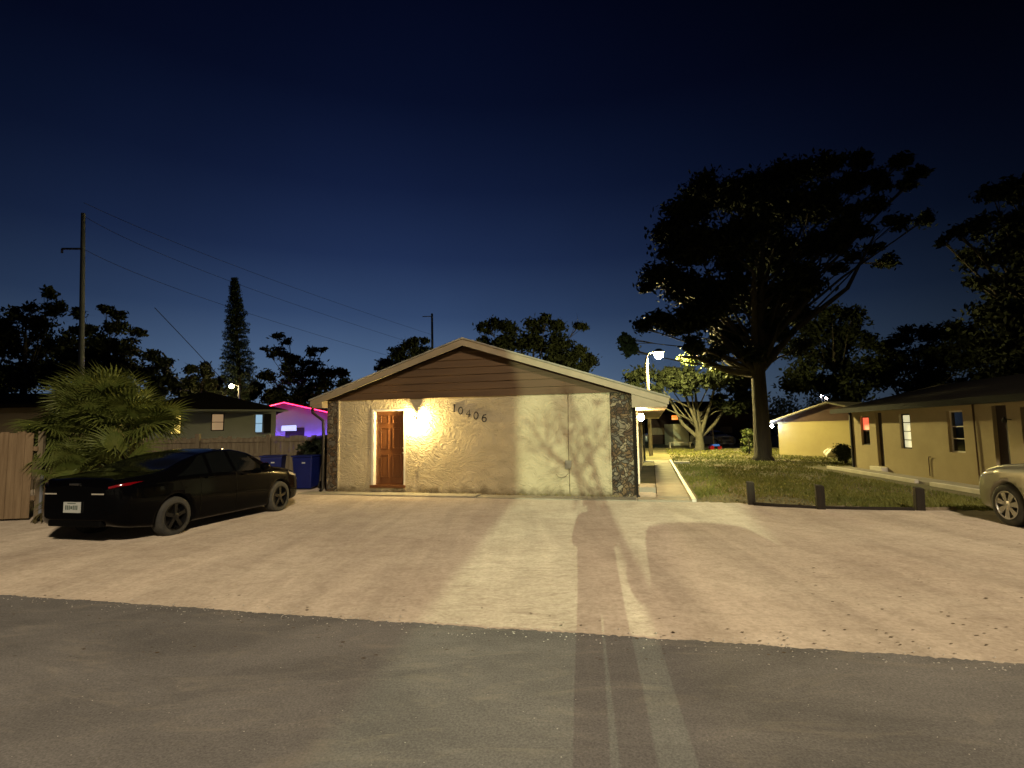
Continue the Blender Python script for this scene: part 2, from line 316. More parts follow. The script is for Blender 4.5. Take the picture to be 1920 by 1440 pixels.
# yard behind fence on the left
sheet('path', [tuple(gp(1330, 846)[:2]), tuple(gp(1404, 848)[:2]), tuple(gp(1400, 838)[:2]), tuple(gp(1352, 838)[:2])], .004, MT['concrete'])

# grass
def blades(name, m, n, region, h0, h1, label):
    P = region(n); n = len(P); a = RNG.uniform(0, 6.28, n); hh = RNG.uniform(h0, h1, n) ; w = RNG.uniform(.006, .014, n) * (1 + P[:, 1] / 14)
    lean = RNG.normal(0, .45, (n, 2)) * hh[:, None]
    V = np.zeros((n, 3, 3)); V[:, 0, 0] = P[:, 0] - np.cos(a) * w; V[:, 0, 1] = P[:, 1] - np.sin(a) * w; V[:, 1, 0] = P[:, 0] + np.cos(a) * w; V[:, 1, 1] = P[:, 1] + np.sin(a) * w
    V[:, 2, 0] = P[:, 0] + lean[:, 0]; V[:, 2, 1] = P[:, 1] + lean[:, 1]; V[:, 2, 2] = hh; V[:, :2, 2] = -.01
    o = mesh_np(name, V.reshape(-1, 3), np.arange(n * 3).reshape(-1, 3), m); return tag(o, label, 'grass', kind='stuff')
def mesh_np(name, V, Fc, m, parent=None, smooth=False):
    me = bpy.data.meshes.new(name); k = Fc.shape[1]; me.vertices.add(len(V)); me.vertices.foreach_set('co', V.astype(np.float32).ravel())
    me.loops.add(Fc.size); me.loops.foreach_set('vertex_index', Fc.astype(np.int32).ravel()); me.polygons.add(len(Fc))
    me.polygons.foreach_set('loop_start', np.arange(0, Fc.size, k, dtype=np.int32)); me.update(calc_edges=True); me.validate()
    if smooth: me.polygons.foreach_set('use_smooth', [True] * len(me.polygons))
    me.materials.append(m); o = bpy.data.objects.new(name, me); COL.objects.link(o); o.parent = parent; return o
def lawn_region(n, dry=False):
    px = RNG.uniform(1225, 1900, n * 2); py = 842 + (RNG.uniform(0, 1, n * 2) ** 1.3) * 125
    pts = np.array([gp(a, b) for a, b in zip(px, py)])
    t = (pts[:, 0] - 3.9) / 7.6; ok = pts[:, 1] > 12.12 - 2.85 * t
    q = pts[:, :2] - hA; lu = q @ hu; ok &= lu > 9.95 + 0.0 * lu
    ok &= pts[:, 0] < 12.0 + (pts[:, 1] - 14.4) * .16 - 1.35 + np.where(pts[:, 1] > 22.5, 30, 0)
    ok &= ~((pts[:, 0] > 11.5) & (pts[:, 1] < 11.0))
    pn = np.sin(pts[:, 0] * 1.7 + 1) + np.sin(pts[:, 1] * 1.3 + pts[:, 0] * .6) + .8 * np.sin(pts[:, 0] * 4.1 - pts[:, 1] * 2.7)
    near = np.exp(-((pts[:, 0] - 5.0) / 1.9) ** 2 - ((pts[:, 1] - 12.1) / 1.3) ** 2)
    keep = RNG.uniform(-2.4, 2.0, len(pts)) < pn - 5.5 * near + .6
    if dry: keep = ~keep | (RNG.uniform(0, 1, len(pts)) < .15)
    ok &= keep
    pts = pts[ok][:n]
    return pts
blades('grass', MT['grass'], 42000, lambda n: lawn_region(n), .03, .09, 'green mown grass covering the lawn right of the walkway')
blades('dry_grass', MT['dry'], 9000, lambda n: lawn_region(n, True), .015, .045, 'dry straw-coloured grass in the bare patches of the lawn')

# litter and pebbles on the lot
def bits(name, m, n, px0, px1, py0, py1, size, label, cat, flat=.25, pw=1.0):
    V = []; Fc = []
    for i in range(n):
        p = gp(random.uniform(px0, px1), py0 + (py1 - py0) * random.random() ** pw); s = random.uniform(size[0], size[1]); a = random.uniform(0, 6.28)
        k = len(V); el = random.uniform(.2, .6)
        z0 = .012
        ring = [(p[0] + s * math.cos(a + t) * 1.0 * (1 if j % 2 else .8), p[1] + s * el * math.sin(a + t), z0 + random.uniform(0, s * flat)) for j, t in enumerate(np.arange(6) * 1.047)]
        V += ring + [(p[0], p[1], z0 + s * flat * 1.4)]; Fc += [(k + j, k + (j + 1) % 6, k + 6) for j in range(6)]
    o = mesh_np(name, np.array(V), np.array(Fc), m); return tag(o, label, cat, kind='stuff')
bits('leaf_litter', MT['litter'], 420, -100, 2000, 950, 1240, (.008, .022), 'small dead leaves and twigs scattered over the dirt lot', 'leaf litter', .12, .9)
bits('gravel', MT['pebble'], 260, -50, 1950, 960, 1440, (.002, .0065), 'pale shell chips scattered over the dirt lot and road', 'gravel', .5, .8)
# crumbs along road edge
V = []
ce = MB()
for i in range(600):
    s = random.uniform(-1, 11); p = e0 + ed * s + en * random.gauss(-.04, .12); r = random.uniform(.003, .01)
    q = [(p[0] + r * math.cos(t + i), p[1] + r * .8 * math.sin(t + i), .013) for t in (0, 1.3, 2.6, 3.9, 5.1)]
    ce.add(q + [(p[0], p[1], .013 + r * .7)], [(j, (j + 1) % 5, 5) for j in range(5)])
tag(ce.build('edge_gravel', MT['pebble']), 'pale crumbs of shell along the edge of the road', 'gravel', kind='stuff')

# ================================================================== MAIN HOUSE
W, D, HT = 8.47, 14.6, 2.6
RX, RZ, SL = 4.2, 3.99, .332        # ridge
house = thing('stucco_house', 'low beige stucco house with brown gable, brown door and stone corner columns, in the centre', 'house', (-5.27, 15.25, 0), hang)
DX0, DX1, DZ0, DZ1 = 1.46, 2.36, .24, 2.26
b = MB(); b.box(.34, 0, 0, DX0 - .07, .2, HT); b.box(DX1 + .05, 0, 0, W - .52, .2, HT); b.box(DX0 - .07, 0, DZ1 + .05, DX1 + .05, .2, HT); b.box(DX0 - .07, 0, 0, DX1 + .05, .2, DZ0 - .07)
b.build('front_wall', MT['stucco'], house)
b = MB(); b.box(.02, .2, 0, .18, D, HT); b.box(.18, D - .2, 0, W - .18, D, HT); b.build('side_wall', MT['tan'], house)
b = MB(); b.box(W - .18, .2, 0, W, D, HT); b.build('side_wall', MT['tan'], house)
b = MB(); b.box(0, -.035, 0, .34, .2, HT); b.build('stone_column', MT['stone'], house, bevel=.01)
b = MB(); b.box(W - .52, -.035, 0, W + .02, .2, HT); b.build('stone_column', MT['stone'], house, bevel=.01)
MB().box(.345, -.03, 0, .385, -.001, HT - .01).build('trim_bead', MT['stucco'], house); MB().box(W - .56, -.03, 0, W - .524, -.001, HT - .01).build('trim_bead', MT['stucco'], house)
# gable siding as lapped boards
b = MB(); z = HT - .02; k = 0
b.prism_y([(-.3, HT), (W + .3, HT), (RX, RZ - .03)], .03, .16)
while z < RZ - .12:
    z1 = z + .2; zt = min(z1, RZ - .06)
    xl = RX - (RZ - .03 - z) / SL; xr = RX + (RZ - .03 - z) / SL; xl1 = RX - (RZ - .03 - zt) / SL; xr1 = RX + (RZ - .03 - zt) / SL
    xl = max(xl, -.3); xr = min(xr, W + .35)
    b.add([(xl, -.055, z), (xr, -.055, z), (xr1, -.02, zt), (xl1, -.02, zt), (xl, .03, z), (xr, .03, z), (xr1, .03, zt), (xl1, .03, zt)],
          [(0, 1, 2, 3), (0, 4, 5, 1), (1, 5, 6, 2), (0, 3, 7, 4), (3, 2, 6, 7)])
    z = z1
b.build('gable_siding', MT['siding'], house)
# roof
OVL, OVR, OF = .5, 1.0, .3
b = MB(); T = .1
xl, xr = -OVL + .17, W + OVR - .15
zl = RZ - (RX - xl) * SL; zr = RZ - (xr - RX) * SL
b.prism_y([(RX, RZ), (RX, RZ + T), (xl, zl + T), (xl, zl)], -OF, D + .4); b.prism_y([(RX, RZ + T), (RX, RZ), (xr, zr), (xr, zr + T)], -OF, D + .4)
b.build('roof', MT['shingle'], house)
b = MB()
b.prism_y([(RX, RZ + T + .01), (xl - .03, zl + T + .0), (xl - .03, zl - .06), (RX, RZ - .07)], -OF - .03, -OF - .002)
b.prism_y([(RX, RZ + T + .01), (RX, RZ - .07), (xr + .03, zr - .06), (xr + .03, zr + T)], -OF - .03, -OF - .002)
b.build('rake_board', MT['fascia'], house)
b = MB()
b.prism_y([(RX, RZ + T + .045), (xl - .06, zl + T + .035), (xl - .06, zl + T - .005), (RX, RZ + T + .008)], -OF - .07, -OF + .1)
b.prism_y([(RX, RZ + T + .045), (RX, RZ + T + .008), (xr + .06, zr + T - .005), (xr + .06, zr + T + .035)], -OF - .07, -OF + .1)
b.build('drip_edge', MT['concrete'], house)
# boxed eaves
b = MB(); b.prism_y([(W + .02, RZ - (W - RX) * SL - .005), (W + .02, zr - .11), (xr - .01, zr - .11), (xr - .01, zr - .005)], -OF + .005, D + .3)
b.prism_y([(0, RZ - RX * SL - .005), (xl + .01, zl - .005), (xl + .01, zl - .1), (0, zl - .1)], -OF + .005, D + .3)
b.build('soffit', MT['fascia'], house)
b = MB(); b.box(xl - .15, -.25, zl - .06, xl - .035, D + .3, zl + .05); b.build('gutter', MT['darkmetal'], house)
b = MB(); b.tube([(xl - .09, -.12, zl - .03), (xl - .09, -.12, zl - .22), (-.09, -.1, zl - .45), (-.07, -.1, zl - .7), (-.07, -.1, .12), (-.12, -.16, .05)], .042, 8); b.build('downspout', MT['darkmetal'], house, True)
b = MB(); b.tube([(W + .06, -.07, 2.45), (W + .06, -.07, .12), (W + .1, -.2, .05)], .04, 8); b.build('downspout', MT['darkmetal'], house, True); b = MB(); b.tube([(W + .07, D - .2, 2.4), (W + .07, D - .2, 0)], .05, 8); b.build('downspout', MT['darkmetal'], house, True)
# side porch posts glimpsed along the right side
for d in (3.2,):
    b = MB(); b.box(W + .02, d, 0, W + .07, d + .1, 2.3); b.build('corner_trim', MT['white'], house)
b = MB(); b.box(W - .01, 1.0, .2, W + .012, 1.9, 2.2); b.build('side_door', MT['white'], house)
# door
fr = MB(); fr.box(DX0 - .07, -.012, DZ0 - .07, DX0, .175, DZ1 + .05); fr.box(DX1, -.006, DZ0 - .07, DX1 + .05, .175, DZ1 + .05); fr.box(DX0, -.006, DZ1, DX1, .175, DZ1 + .05)
fr.build('door_frame', MT['white'], house, bevel=.004)
sl = MB(); sl.box(DX0 - .09, -.06, DZ0 - .075, DX1 + .06, .1, DZ0 - .002); sl.build('door_sill', MT['door'], house, bevel=.006)
dr = MB(); y0 = .13
dr.box(DX0, y0, DZ0, DX1, y0 + .045, DZ1)
o = dr.build('door', MT['door'], house)
pn = MB(); hw_ = (DX1 - DX0)
for cx in (DX0 + hw_ * .3, DX0 + hw_ * .7):
    for (z0, z1) in ((.2, .82), (.98, 1.56), (1.68, 1.9)):
        x0, x1 = cx - .125, cx + .125; zz0, zz1 = DZ0 + z0, DZ0 + z1
        for (a, c, d, e) in ((x0, zz0, x1, zz0 + .022), (x0, zz1 - .022, x1, zz1), (x0, zz0 + .022, x0 + .022, zz1 - .022), (x1 - .022, zz0 + .022, x1, zz1 - .022)):
            pn.box(a, y0 - .022, c, d, y0 + .002, e)
        pn.prism_y([(x0 + .045, zz0 + .045), (x1 - .045, zz0 + .045), (x1 - .045, zz1 - .045), (x0 + .045, zz1 - .045)], y0 - .008, y0 + .002)
pn.build('door_panel', MT['door'], o, bevel=.004)
kb = MB(); kb.lathe([(0, -.06), (.022, -.055), (.028, -.035), (.015, -.02), (.028, 0), (.028, .003)], 16, (DX1 - .07, y0, 1.1), 'y'); kb.build('knob', MT['steel'], o, True)
MB().lathe([(0, -.02), (.024, -.018), (.024, .003)], 16, (DX1 - .07, y0, 1.24), 'y').build('deadbolt', MT['steel'], o, True)
# conduit, box and loose cable
b = MB(); b.tube([(6.9, -.012, 0.05), (6.89, -.014, 1.3), (6.91, -.012, HT - .02)], .011, 6); b.build('conduit', MT['greywood'], house, True)
b = MB(); b.box(6.8, -.06, .7, 6.96, -.001, .9); b.build('electric_box', MT['concrete'], house, bevel=.006)
b = MB(); b.tube([(6.87, -.02, .58), (6.8, -.04, .5), (6.72, -.05, .475), (6.62, -.05, .49), (6.57, -.05, .56)], .008, 6); b.build('cable', MT['greywood'], house, True)
b = MB(); b.box(2.72, -.035, .62, 2.79, 0.0, .78); b.build('outlet', MT['stucco'], house, bevel=.004)
# numerals
SL_T = [('1', 3.84, 2.30), ('0', 4.02, 2.22), ('4', 4.24, 2.14), ('0', 4.45, 2.08), ('6', 4.68, 2.01)]
def arcp(cx, cz, rx, rz, a0, a1, n=14): return [(cx + rx * math.cos(R_(a0 + (a1 - a0) * i / n)), 0, cz + rz * math.sin(R_(a0 + (a1 - a0) * i / n))) for i in range(n + 1)]
GL = {'1': [[(-.025, 0, .07), (.0, 0, .09), (0, 0, -.09)], [(-.03, 0, -.09), (.03, 0, -.09)]], '0': [arcp(0, 0, .052, .088, 0, 360, 20)],
      '4': [[(.02, 0, -.09), (.02, 0, .09), (-.055, 0, -.03), (.055, 0, -.03)]], '6': [arcp(0, -.035, .052, .055, 0, 360, 18), [(-.052, 0, -.035), (-.048, 0, .02), (-.02, 0, .07), (.04, 0, .09)]]}
for ch, x, z in SL_T:
    g = MB()
    for st in GL[ch]: g.tube([(p[0] * 1.1, -.006, p[2] * 1.05) for p in st], .0155, 6)
    o = g.build('numeral', MT['numeral'], house, True); o.location = (x, -.008, z); o.rotation_euler = (0, R_(5), 0)

# concrete apron and walkway
def hpoly(pts): return [hw(*p) for p in pts]
b = MB(); b.prism_z(hpoly([(-.5, -.62), (4.6, -.6), (4.6, -.05), (-.5, -.05)]), -.05, .05); b.prism_z(hpoly([(4.62, -.62), (W + .05, -.66), (W + .05, -.05), (4.62, -.05)]), -.05, .03)
struct(b.build('concrete_apron', MT['concrete'], bevel=.01))
b = MB(); b.prism_z(hpoly([(W + .08, -.72), (9.72, -.72), (9.72, -.2), (W + .08, -.2)]), -.05, .05)
d = -.18
while d < D - .4:
    b.prism_z(hpoly([(9.0, d), (9.72, d), (9.72, d + 1.25), (9.0, d + 1.25)]), -.05, .055 + random.uniform(-.006, .006)); d += 1.27
b.prism_z(hpoly([(8.3, D - .3), (9.72, D - .3), (9.72, D + .5), (8.3, D + .5)]), -.05, .06)
b.prism_z(hpoly([(9.9, D - 1.6), (10.6, D - 1.6), (10.6, D - .9), (9.9, D - .9)]), -.05, .1)
struct(b.build('walkway', MT['concrete'], bevel=.01))
b = MB(); b.prism_z(hpoly([(9.74, -.74), (9.84, -.74), (9.84, D + .5), (9.74, D + .5)]), -.05, .09); struct(b.build('walkway_kerb', MT['white'], bevel=.01))
b = MB(); b.prism_z(hpoly([(W + .08, .95), (8.98, .95), (8.98, 1.95), (W + .08, 1.95)]), 0, .16)
tag(b.build('door_step', MT['concrete'], bevel=.01), 'single concrete step at the side door beside the walkway', 'step')
b = MB(); b.prism_z(hpoly([(W + .02, -.2), (8.99, -.2), (8.99, D - .3), (W + .02, D - .3)]), -.03, .01); struct(b.build('planting_strip', MT['lawn']))

# wall lamp by the door
def wall_lamp(name, label, loc, rz, power, col, r=.024, group=None):
    t = thing(name, label, 'wall lamp', loc, rz, group)
    MB().lathe([(0, .0), (.05, 0), (.05, -.02), (.0, -.02)], 20, (0, 0, .03), 'y').build('back_plate', MT['darkmetal'], t, True)
    MB().tube([(0, -.02, .03), (0, -.09, .08), (0, -.13, .1)], .012, 8).build('arm', MT['darkmetal'], t, True)
    MB().lathe([(0, .13), (.05, .125), (.056, .1), (0, .1)], 20, (0, -.13, 0)).build('cap', MT['darkmetal'], t, True)
    MB().lathe([(r * math.sin(a) + 1e-4, r * 1.2 * -math.cos(a)) for a in np.linspace(0, math.pi, 12)], 20, (0, -.13, 0)).build('bulb', emis('bulb_glow_' + name, col, power / (math.pi * 4 * math.pi * r * r)), t, True)
    return t
p = hw(2.74, 0); wall_lamp('wall_lamp', 'glaring bare bulb wall lamp right of the brown door', (p[0], p[1], 1.97), hang, 300, (1, .74, .3))
p = hw(W + .06, 1.6); wall_lamp('porch_lamp', 'glowing bulb lamp on the side wall behind the right stone column', (p[0], p[1], 1.98), hang + R_(90), 170, (1, .74, .34), .085)

# weeds along the wall base
V = []
def weed_region(n):
    u = RNG.uniform(2.4, W, n); v = -.06 - np.abs(RNG.normal(0, .03, n)); k = (np.sin(u * 5) + np.sin(u * 11 + 2)) > RNG.uniform(-1.5, 1.5, n)
    P = hA[None] + u[:, None] * hu + v[:, None] * hn; P = P[k]; return np.c_[P, np.zeros(len(P))]
blades('weeds', MT['dry'], 900, weed_region, .02, .11, 'thin weeds growing along the foot of the stucco wall')

# ================================================================== OTHER HOUSES
def window(parent, x0, z0, x1, z1, y, glass, frame_m, bars=(), sill=None, d=.02):
    w = MB(); t = .045
    w.box(x0, y - d, z0, x0 + t, y + .03, z1); w.box(x1 - t, y - d, z0, x1, y + .03, z1); w.box(x0 + t, y - d, z0, x1 - t, y + .03, z0 + t); w.box(x0 + t, y - d, z1 - t, x1 - t, y + .03, z1)
    for f in bars: zz = z0 + (z1 - z0) * f; w.box(x0 + t, y - d + .004, zz - .014, x1 - t, y + .02, zz + .014)
    o = w.build('window', frame_m, parent)
    MB().box(x0 + t, y + .005, z0 + t, x1 - t, y + .02, z1 - t).build('pane', glass, o)
    if sill: MB().box(x0 - .06, y - .09, z0 - .09, x1 + .06, y - .0, z0 - .002).build('sill', sill, o)
    return o
def openwall(b, x0, x1, z0, z1, y0, y1, holes):
    xs = sorted(holes); cur = x0
    for (a, c, h0, h1) in xs:
        b.box(cur, y0, z0, a, y1, z1)
        if h0 > z0: b.box(a, y0, z0, c, y1, h0)
        if h1 < z1: b.box(a, y0, h1, c, y1, z1)
        cur = c
    b.box(cur, y0, z0, x1, y1, z1)
lit = emis('lit_window', (1, .93, .55), .62); litred = emis('red_lit_window', (1, .1, .05), 1.1); litcool = emis('cool_lit_window', (.45, .75, 1), .6); lityel = emis('yellow_lit_window', (1, .7, .15), 1.3); litamb = emis('amber_lit_window', (1, .62, .3), .28)
# tan house on the right; local x runs towards the viewer, y into the house
A = np.array([13.58, 21.42]); ra = R_(-99.17)
rh = thing('tan_house', 'long low tan house with dark roof along the right side of the lawn', 'house', (A[0], A[1], 0), ra)
holes = [(.71, 1.36, .93, 2.0), (1.85, 2.3, .2, 2.12), (3.42, 4.05, .88, 2.03), (5.93, 6.62, .86, 2.05), (7.75, 8.25, .2, 2.12), (8.7, 9.4, .86, 2.05)]
b = MB(); openwall(b, 0, 10.5, 0, 2.4, 0, .18, holes); b.box(0, .18, 0, .18, 7, 2.4); b.box(10.32, .18, 0, 10.5, 7, 2.4); b.box(.18, 6.8, 0, 10.32, 7, 2.4); b.build('wall', MT['tanlow'], rh)
rw = window(rh, .71, .93, 1.36, 2.0, .1, MT['glass'], MT['darkmetal'], (.5,), MT['rust'])
MB().box(.76, .07, 1.5, 1.31, .104, 1.96).build('lit_blind', litred, rw)
window(rh, 3.42, .88, 4.05, 2.03, .1, lit, MT['darkmetal'], (.25, .5, .75), MT['rust'])
window(rh, 5.93, .86, 6.62, 2.05, .1, MT['glass'], MT['white'], (.33, .62), MT['rust'])
window(rh, 8.7, .86, 9.4, 2.05, .1, MT['glass'], MT['rust'], (.5,), MT['rust'])
for a, c in ((1.85, 2.3), (7.75, 8.25)):
    o = MB().box(a, .1, .2, c, .14, 2.12).build('door', MT['darkdoor'], rh); MB().lathe([(0, -.05), (.025, -.04), (.025, 0)], 12, (c - .07, .1, 1.05), 'y').build('knob', MT['steel'], o)
b = MB(); ov = .55; ez = 2.22
b.prism_y([(0, 0)], 0, 0) if False else None
rid = (3.5, 3.15)
def roofx(b, x0, x1, pts):  # extrude (y,z) polygon along x
    n = len(pts); b.add([(x0, p[0], p[1]) for p in pts] + [(x1, p[0], p[1]) for p in pts], [tuple(range(n)), tuple(range(2 * n - 1, n - 1, -1))] + [(i, i + n, (i + 1) % n + n, (i + 1) % n) for i in range(n)])
b = MB(); roofx(b, -.5, 11, [(-ov, ez), (rid[0], rid[1]), (rid[0], rid[1] + .1), (-ov, ez + .1)]); roofx(b, -.5, 11, [(rid[0], rid[1]), (7.5, ez), (7.5, ez + .1), (rid[0], rid[1] + .1)])
b.build('roof', MT['shingle'], rh)
b = MB(); b.box(-.52, -ov - .03, ez - .06, 11, -ov - .002, ez + .12); b.build('fascia', MT['seam'], rh)
b = MB(); b.prism_y([(0, 0), (1, 0), (1, 1)], 0, 1); b = MB(); b.add([(.001, .2, 2.4), (.001, 6.8, 2.4), (.001, 3.5, 3.1), (.15, .2, 2.4), (.15, 6.8, 2.4), (.15, 3.5, 3.1)], [(0, 1, 2), (3, 5, 4), (0, 3, 4, 1), (1, 4, 5, 2), (2, 5, 3, 0)]); b.build('gable', MT['rust'], rh)
b = MB(); b.tube([(4.95, -.03, .1), (4.95, -.03, .62), (5.0, -.05, .68), (5.1, -.05, .68)], .014, 6); b.build('standpipe', MT['siding'], rh, True); b = MB(); b.tube([(7.15, -.04, .05), (7.1, -.03, 2.2)], .022, 6); b.build('pipe', MT['siding'], rh, True)
b = MB(); b.tube([(8.42, -.02, 1.75), (8.42, -.16, 1.78)], .012, 6); b.lathe([(.02, 0), (.05, -.06), (.05, -.13), (0, -.14)], 12, (8.42, -.17, 1.82)); b.build('porch_light', MT['darkmetal'], rh, True)
b = MB(); b.box(-.05, -.08, 0, .02, .06, 2.2); b.build('corner_post', MT['darkmetal'], rh)
Ru = np.array([math.cos(ra), math.sin(ra)]); Rn = np.array([-Ru[1], Ru[0]])
def rw_(x, y): q = A + Ru * x + Rn * y; return (float(q[0]), float(q[1]))
b = MB(); b.prism_z([rw_(.2, -1.0), rw_(7.0, -1.0), rw_(10.6, -1.0), rw_(10.6, -.25), rw_(.2, -.25)][::-1], -.03, .06); struct(b.build('house_path', MT['concrete'], bevel=.01))
b = MB(); b.prism_z([rw_(.2, -1.12), rw_(6.2, -1.12), rw_(6.2, -1.01), rw_(.2, -1.01)][::-1], -.03, .1); b.prism_z([rw_(6.9, -1.12), rw_(10.6, -1.12), rw_(10.6, -1.01), rw_(6.9, -1.01)][::-1], -.03, .1); struct(b.build('house_path_kerb', MT['white'], bevel=.01))
b = MB(); b.prism_z([rw_(1.7, -.24), rw_(2.5, -.24), rw_(2.5, -.01), rw_(1.7, -.01)][::-1], 0, .19); tag(b.build('door_step', MT['white'], bevel=.01), 'small pale step under the far dark door of the tan house', 'step')

# small cream house at the lawn's far end
A2 = np.array([15.86, 32.0]); sa = R_(-64.36)
sh = thing('cream_house', 'small cream-walled house with brown gable at the far end of the lawn', 'house', (A2[0], A2[1], 0), sa)
b = MB(); b.box(0, 0, 0, 6.5, .15, 1.95); b.box(6.35, .15, 0, 6.5, 9, 1.95); b.build('wall', MT['cream'], sh)
b = MB(); b.box(0, .15, 0, .15, 9, 1.95); b.build('wall', MT['rust'], sh)
b = MB(); b.prism_y([(-.35, 1.95), (6.85, 1.95), (3.25, 2.9)], -.02, .12); b.build('gable', MT['rust'], sh)
b = MB(); s2 = .27
b.prism_y([(3.25, 2.92), (3.25, 3.0), (-.75, 3.0 - 4.0 * s2), (-.75, 2.92 - 4.0 * s2)], -.3, 9.3); b.prism_y([(3.25, 3.0), (3.25, 2.92), (7.25, 2.92 - 4 * s2), (7.25, 3.0 - 4 * s2)], -.3, 9.3); b.build('roof', MT['concrete'], sh)
tag(MB().lathe([(.08 * math.sin(a) + 1e-4, -.1 * math.cos(a)) for a in np.linspace(0, math.pi, 9)], 14, (15.45, 31.9, 1.72)).build('porch_bulb', emis('cool_glow', (.55, .7, 1), 260), None, True), 'bluish white lamp at the left corner of the cream house', 'lamp')
# bags and shrub against the cream house
def blobmesh(c, r, sq=(1, 1, .8), n=14, amp=.15):
    b = MB(); ph = [random.uniform(0, 6) for _ in range(6)]; vs = []; m2 = n * 2
    for i in range(n + 1):
        a = math.pi * i / n
        for k in range(m2):
            t = math.pi * k / n; q = 1 + amp * (math.sin(3 * t + ph[0]) * math.sin(2 * a + ph[1]) + .6 * math.sin(5 * t + ph[2] + 4 * a))
            vs.append((c[0] + r * q * sq[0] * math.sin(a) * math.cos(t), c[1] + r * q * sq[1] * math.sin(a) * math.sin(t), c[2] + r * sq[2] * q * math.cos(a)))
    b.add(vs, [(i * m2 + k, (i + 1) * m2 + k, (i + 1) * m2 + (k + 1) % m2, i * m2 + (k + 1) % m2) for i in range(n) for k in range(m2)]); return b
for i, (px, py, r) in enumerate(((1545, 851, .34), (1562, 848, .4), (1556, 853, .3))):
    q = gp(px, py + 3); o = blobmesh((0, 0, r * .7), r, (1, .8, .9)).build('plastic_bag', MT['white'], None, True); o.location = (q[0] - .3, q[1] - .6, 0)
    tag(o, ['left pale bag of the heap by the cream wall', 'tallest pale bag of the heap by the cream wall', 'front pale bag of the heap by the cream wall'][i], 'bag', 'bags heaped by the cream wall')

# grey house on the left
ga = R_(28); gA = aty(290, 800, 24.2)
gh = thing('grey_house', 'grey house with dark hip roof and lit windows behind the left fence', 'house', (float(gA[0]), float(gA[1]), 0), ga)
def loc_x(px, py):  # local x on grey house front
    dd = ray(px, py); n_ = np.array([-math.sin(ga), math.cos(ga)]); t = (gA[:2] @ n_) / (dd[:2] @ n_); q = dd[:2] * t - gA[:2]; return float(q @ np.array([math.cos(ga), math.sin(ga)])), H + float(dd[2] * t)
GX1 = loc_x(517, 800)[0]
wins = []
for (a, y0_, c, y1_, g, fm) in ((318, 815, 341, 778, lityel, MT['siding']), (395, 808, 421, 773, litamb, MT['darkmetal']), (477, 812, 494, 776, litcool, MT['white'])):
    x0, z0 = loc_x(a, y0_); x1, z1 = loc_x(c, y1_); wins.append((x0, x1, z0, min(z1, 2.7), g, fm))
b = MB(); openwall(b, -.6, GX1, 0, 2.9, 0, .15, [(w[0], w[1], w[2], w[3]) for w in wins]); b.box(-.6, .15, 0, -.45, 7, 2.9); b.box(GX1 - .15, .15, 0, GX1, 7, 2.9); b.build('wall', MT['grey'], gh)
for w in wins: window(gh, w[0], w[2], w[1], w[3], .06, w[4], w[5], (.5,), None)
b = MB(); b.box(wins[2][1] + .03, -.05, wins[2][2], wins[2][1] + .35, -.002, wins[2][3]); b.build('shutter', MT['darkmetal'], gh)
b = MB(); e_ = .5; rz_ = 3.95
b.add([(-1.1, -e_, 2.86), (GX1 + e_, -e_, 2.86), (GX1 + e_, 7.5, 2.86), (-1.1, 7.5, 2.86), (1.8, 3.5, rz_), (GX1 - 3, 3.5, rz_)], [(0, 1, 5, 4), (1, 2, 5), (2, 3, 4, 5), (3, 0, 4), (3, 2, 1, 0)]); b.build('roof', MT['shingle'], gh)
b = MB(); b.box(-1.12, -e_ - .03, 2.78, GX1 + e_, -e_ - .004, 2.87); b.build('fascia', MT['grey'], gh)
# house behind the palms at the far left
lh = thing('low_brown_house', 'plain brown house wall showing behind the palms at the far left', 'house', (-26, 19.5, 0), 0)
lx = lambda px: (float(aty(px, 780, 19.5)[0]) + 26)
b = MB(); holes = [(lx(93), lx(122), 1.66 + .55, 1.66 + 1.05), (lx(136), lx(172), 1.66 + .3, 1.66 + .95)]
openwall(b, 0, lx(180), 0, 2.85, 0, .15, holes); b.box(lx(180) - .15, .15, 0, lx(180), 2.6, 2.85); b.build('wall', MT['tan'], lh)
litc2 = emis('cool_lit_window_bright', (.5, .75, 1), 1.4)
for h, g in zip(holes, (litc2, litcool)): window(lh, h[0], h[2], h[1], h[3], .06, g, MT['darkmetal'], (.5,))
b = MB(); roofx(b, -.5, lx(180) + .3, [(-.5, 2.75), (1.3, 3.3), (1.3, 3.4), (-.5, 2.87)]); roofx(b, -.5, lx(180) + .3, [(1.3, 3.3), (3.1, 2.75), (3.1, 2.85), (1.3, 3.4)]); b.build('roof', MT['shingle'], lh)
# purple lit house
pY = 45; px_ = lambda p: float(aty(p, 780, pY)[0])
ph = thing('festive_house', 'pale gable house glowing purple under a red light string', 'house', (px_(538), pY, 0), 0)
b = MB(); b.prism_y([(-5, 0), (5, 0), (5, 3.15), (0, 4.3), (-5, 3.15)], 0, .2); b.build('wall', MT['lilac'], ph)
b = MB(); b.box(-.1, -.03, .8, 1.5, -.004, 2.2); b.build('garage_door', MT['darkdoor'], ph)
MB().prism_y([(-.45, 1.95), (.85, 1.95), (.8, 2.42), (-.4, 2.38)], -.04, -.004).build('lit_opening', emis('cool_opening', (.45, .65, 1), .9), ph)
b = MB(); b.prism_y([(0, 4.33), (0, 4.45), (-5.5, 4.45 - 5.5 * .235), (-5.5, 4.33 - 5.5 * .235)], -.6, 8); b.prism_y([(0, 4.45), (0, 4.33), (5.5, 4.33 - 5.5 * .235), (5.5, 4.45 - 5.5 * .235)], -.6, 8); b.build('roof', MT['shingle'], ph)
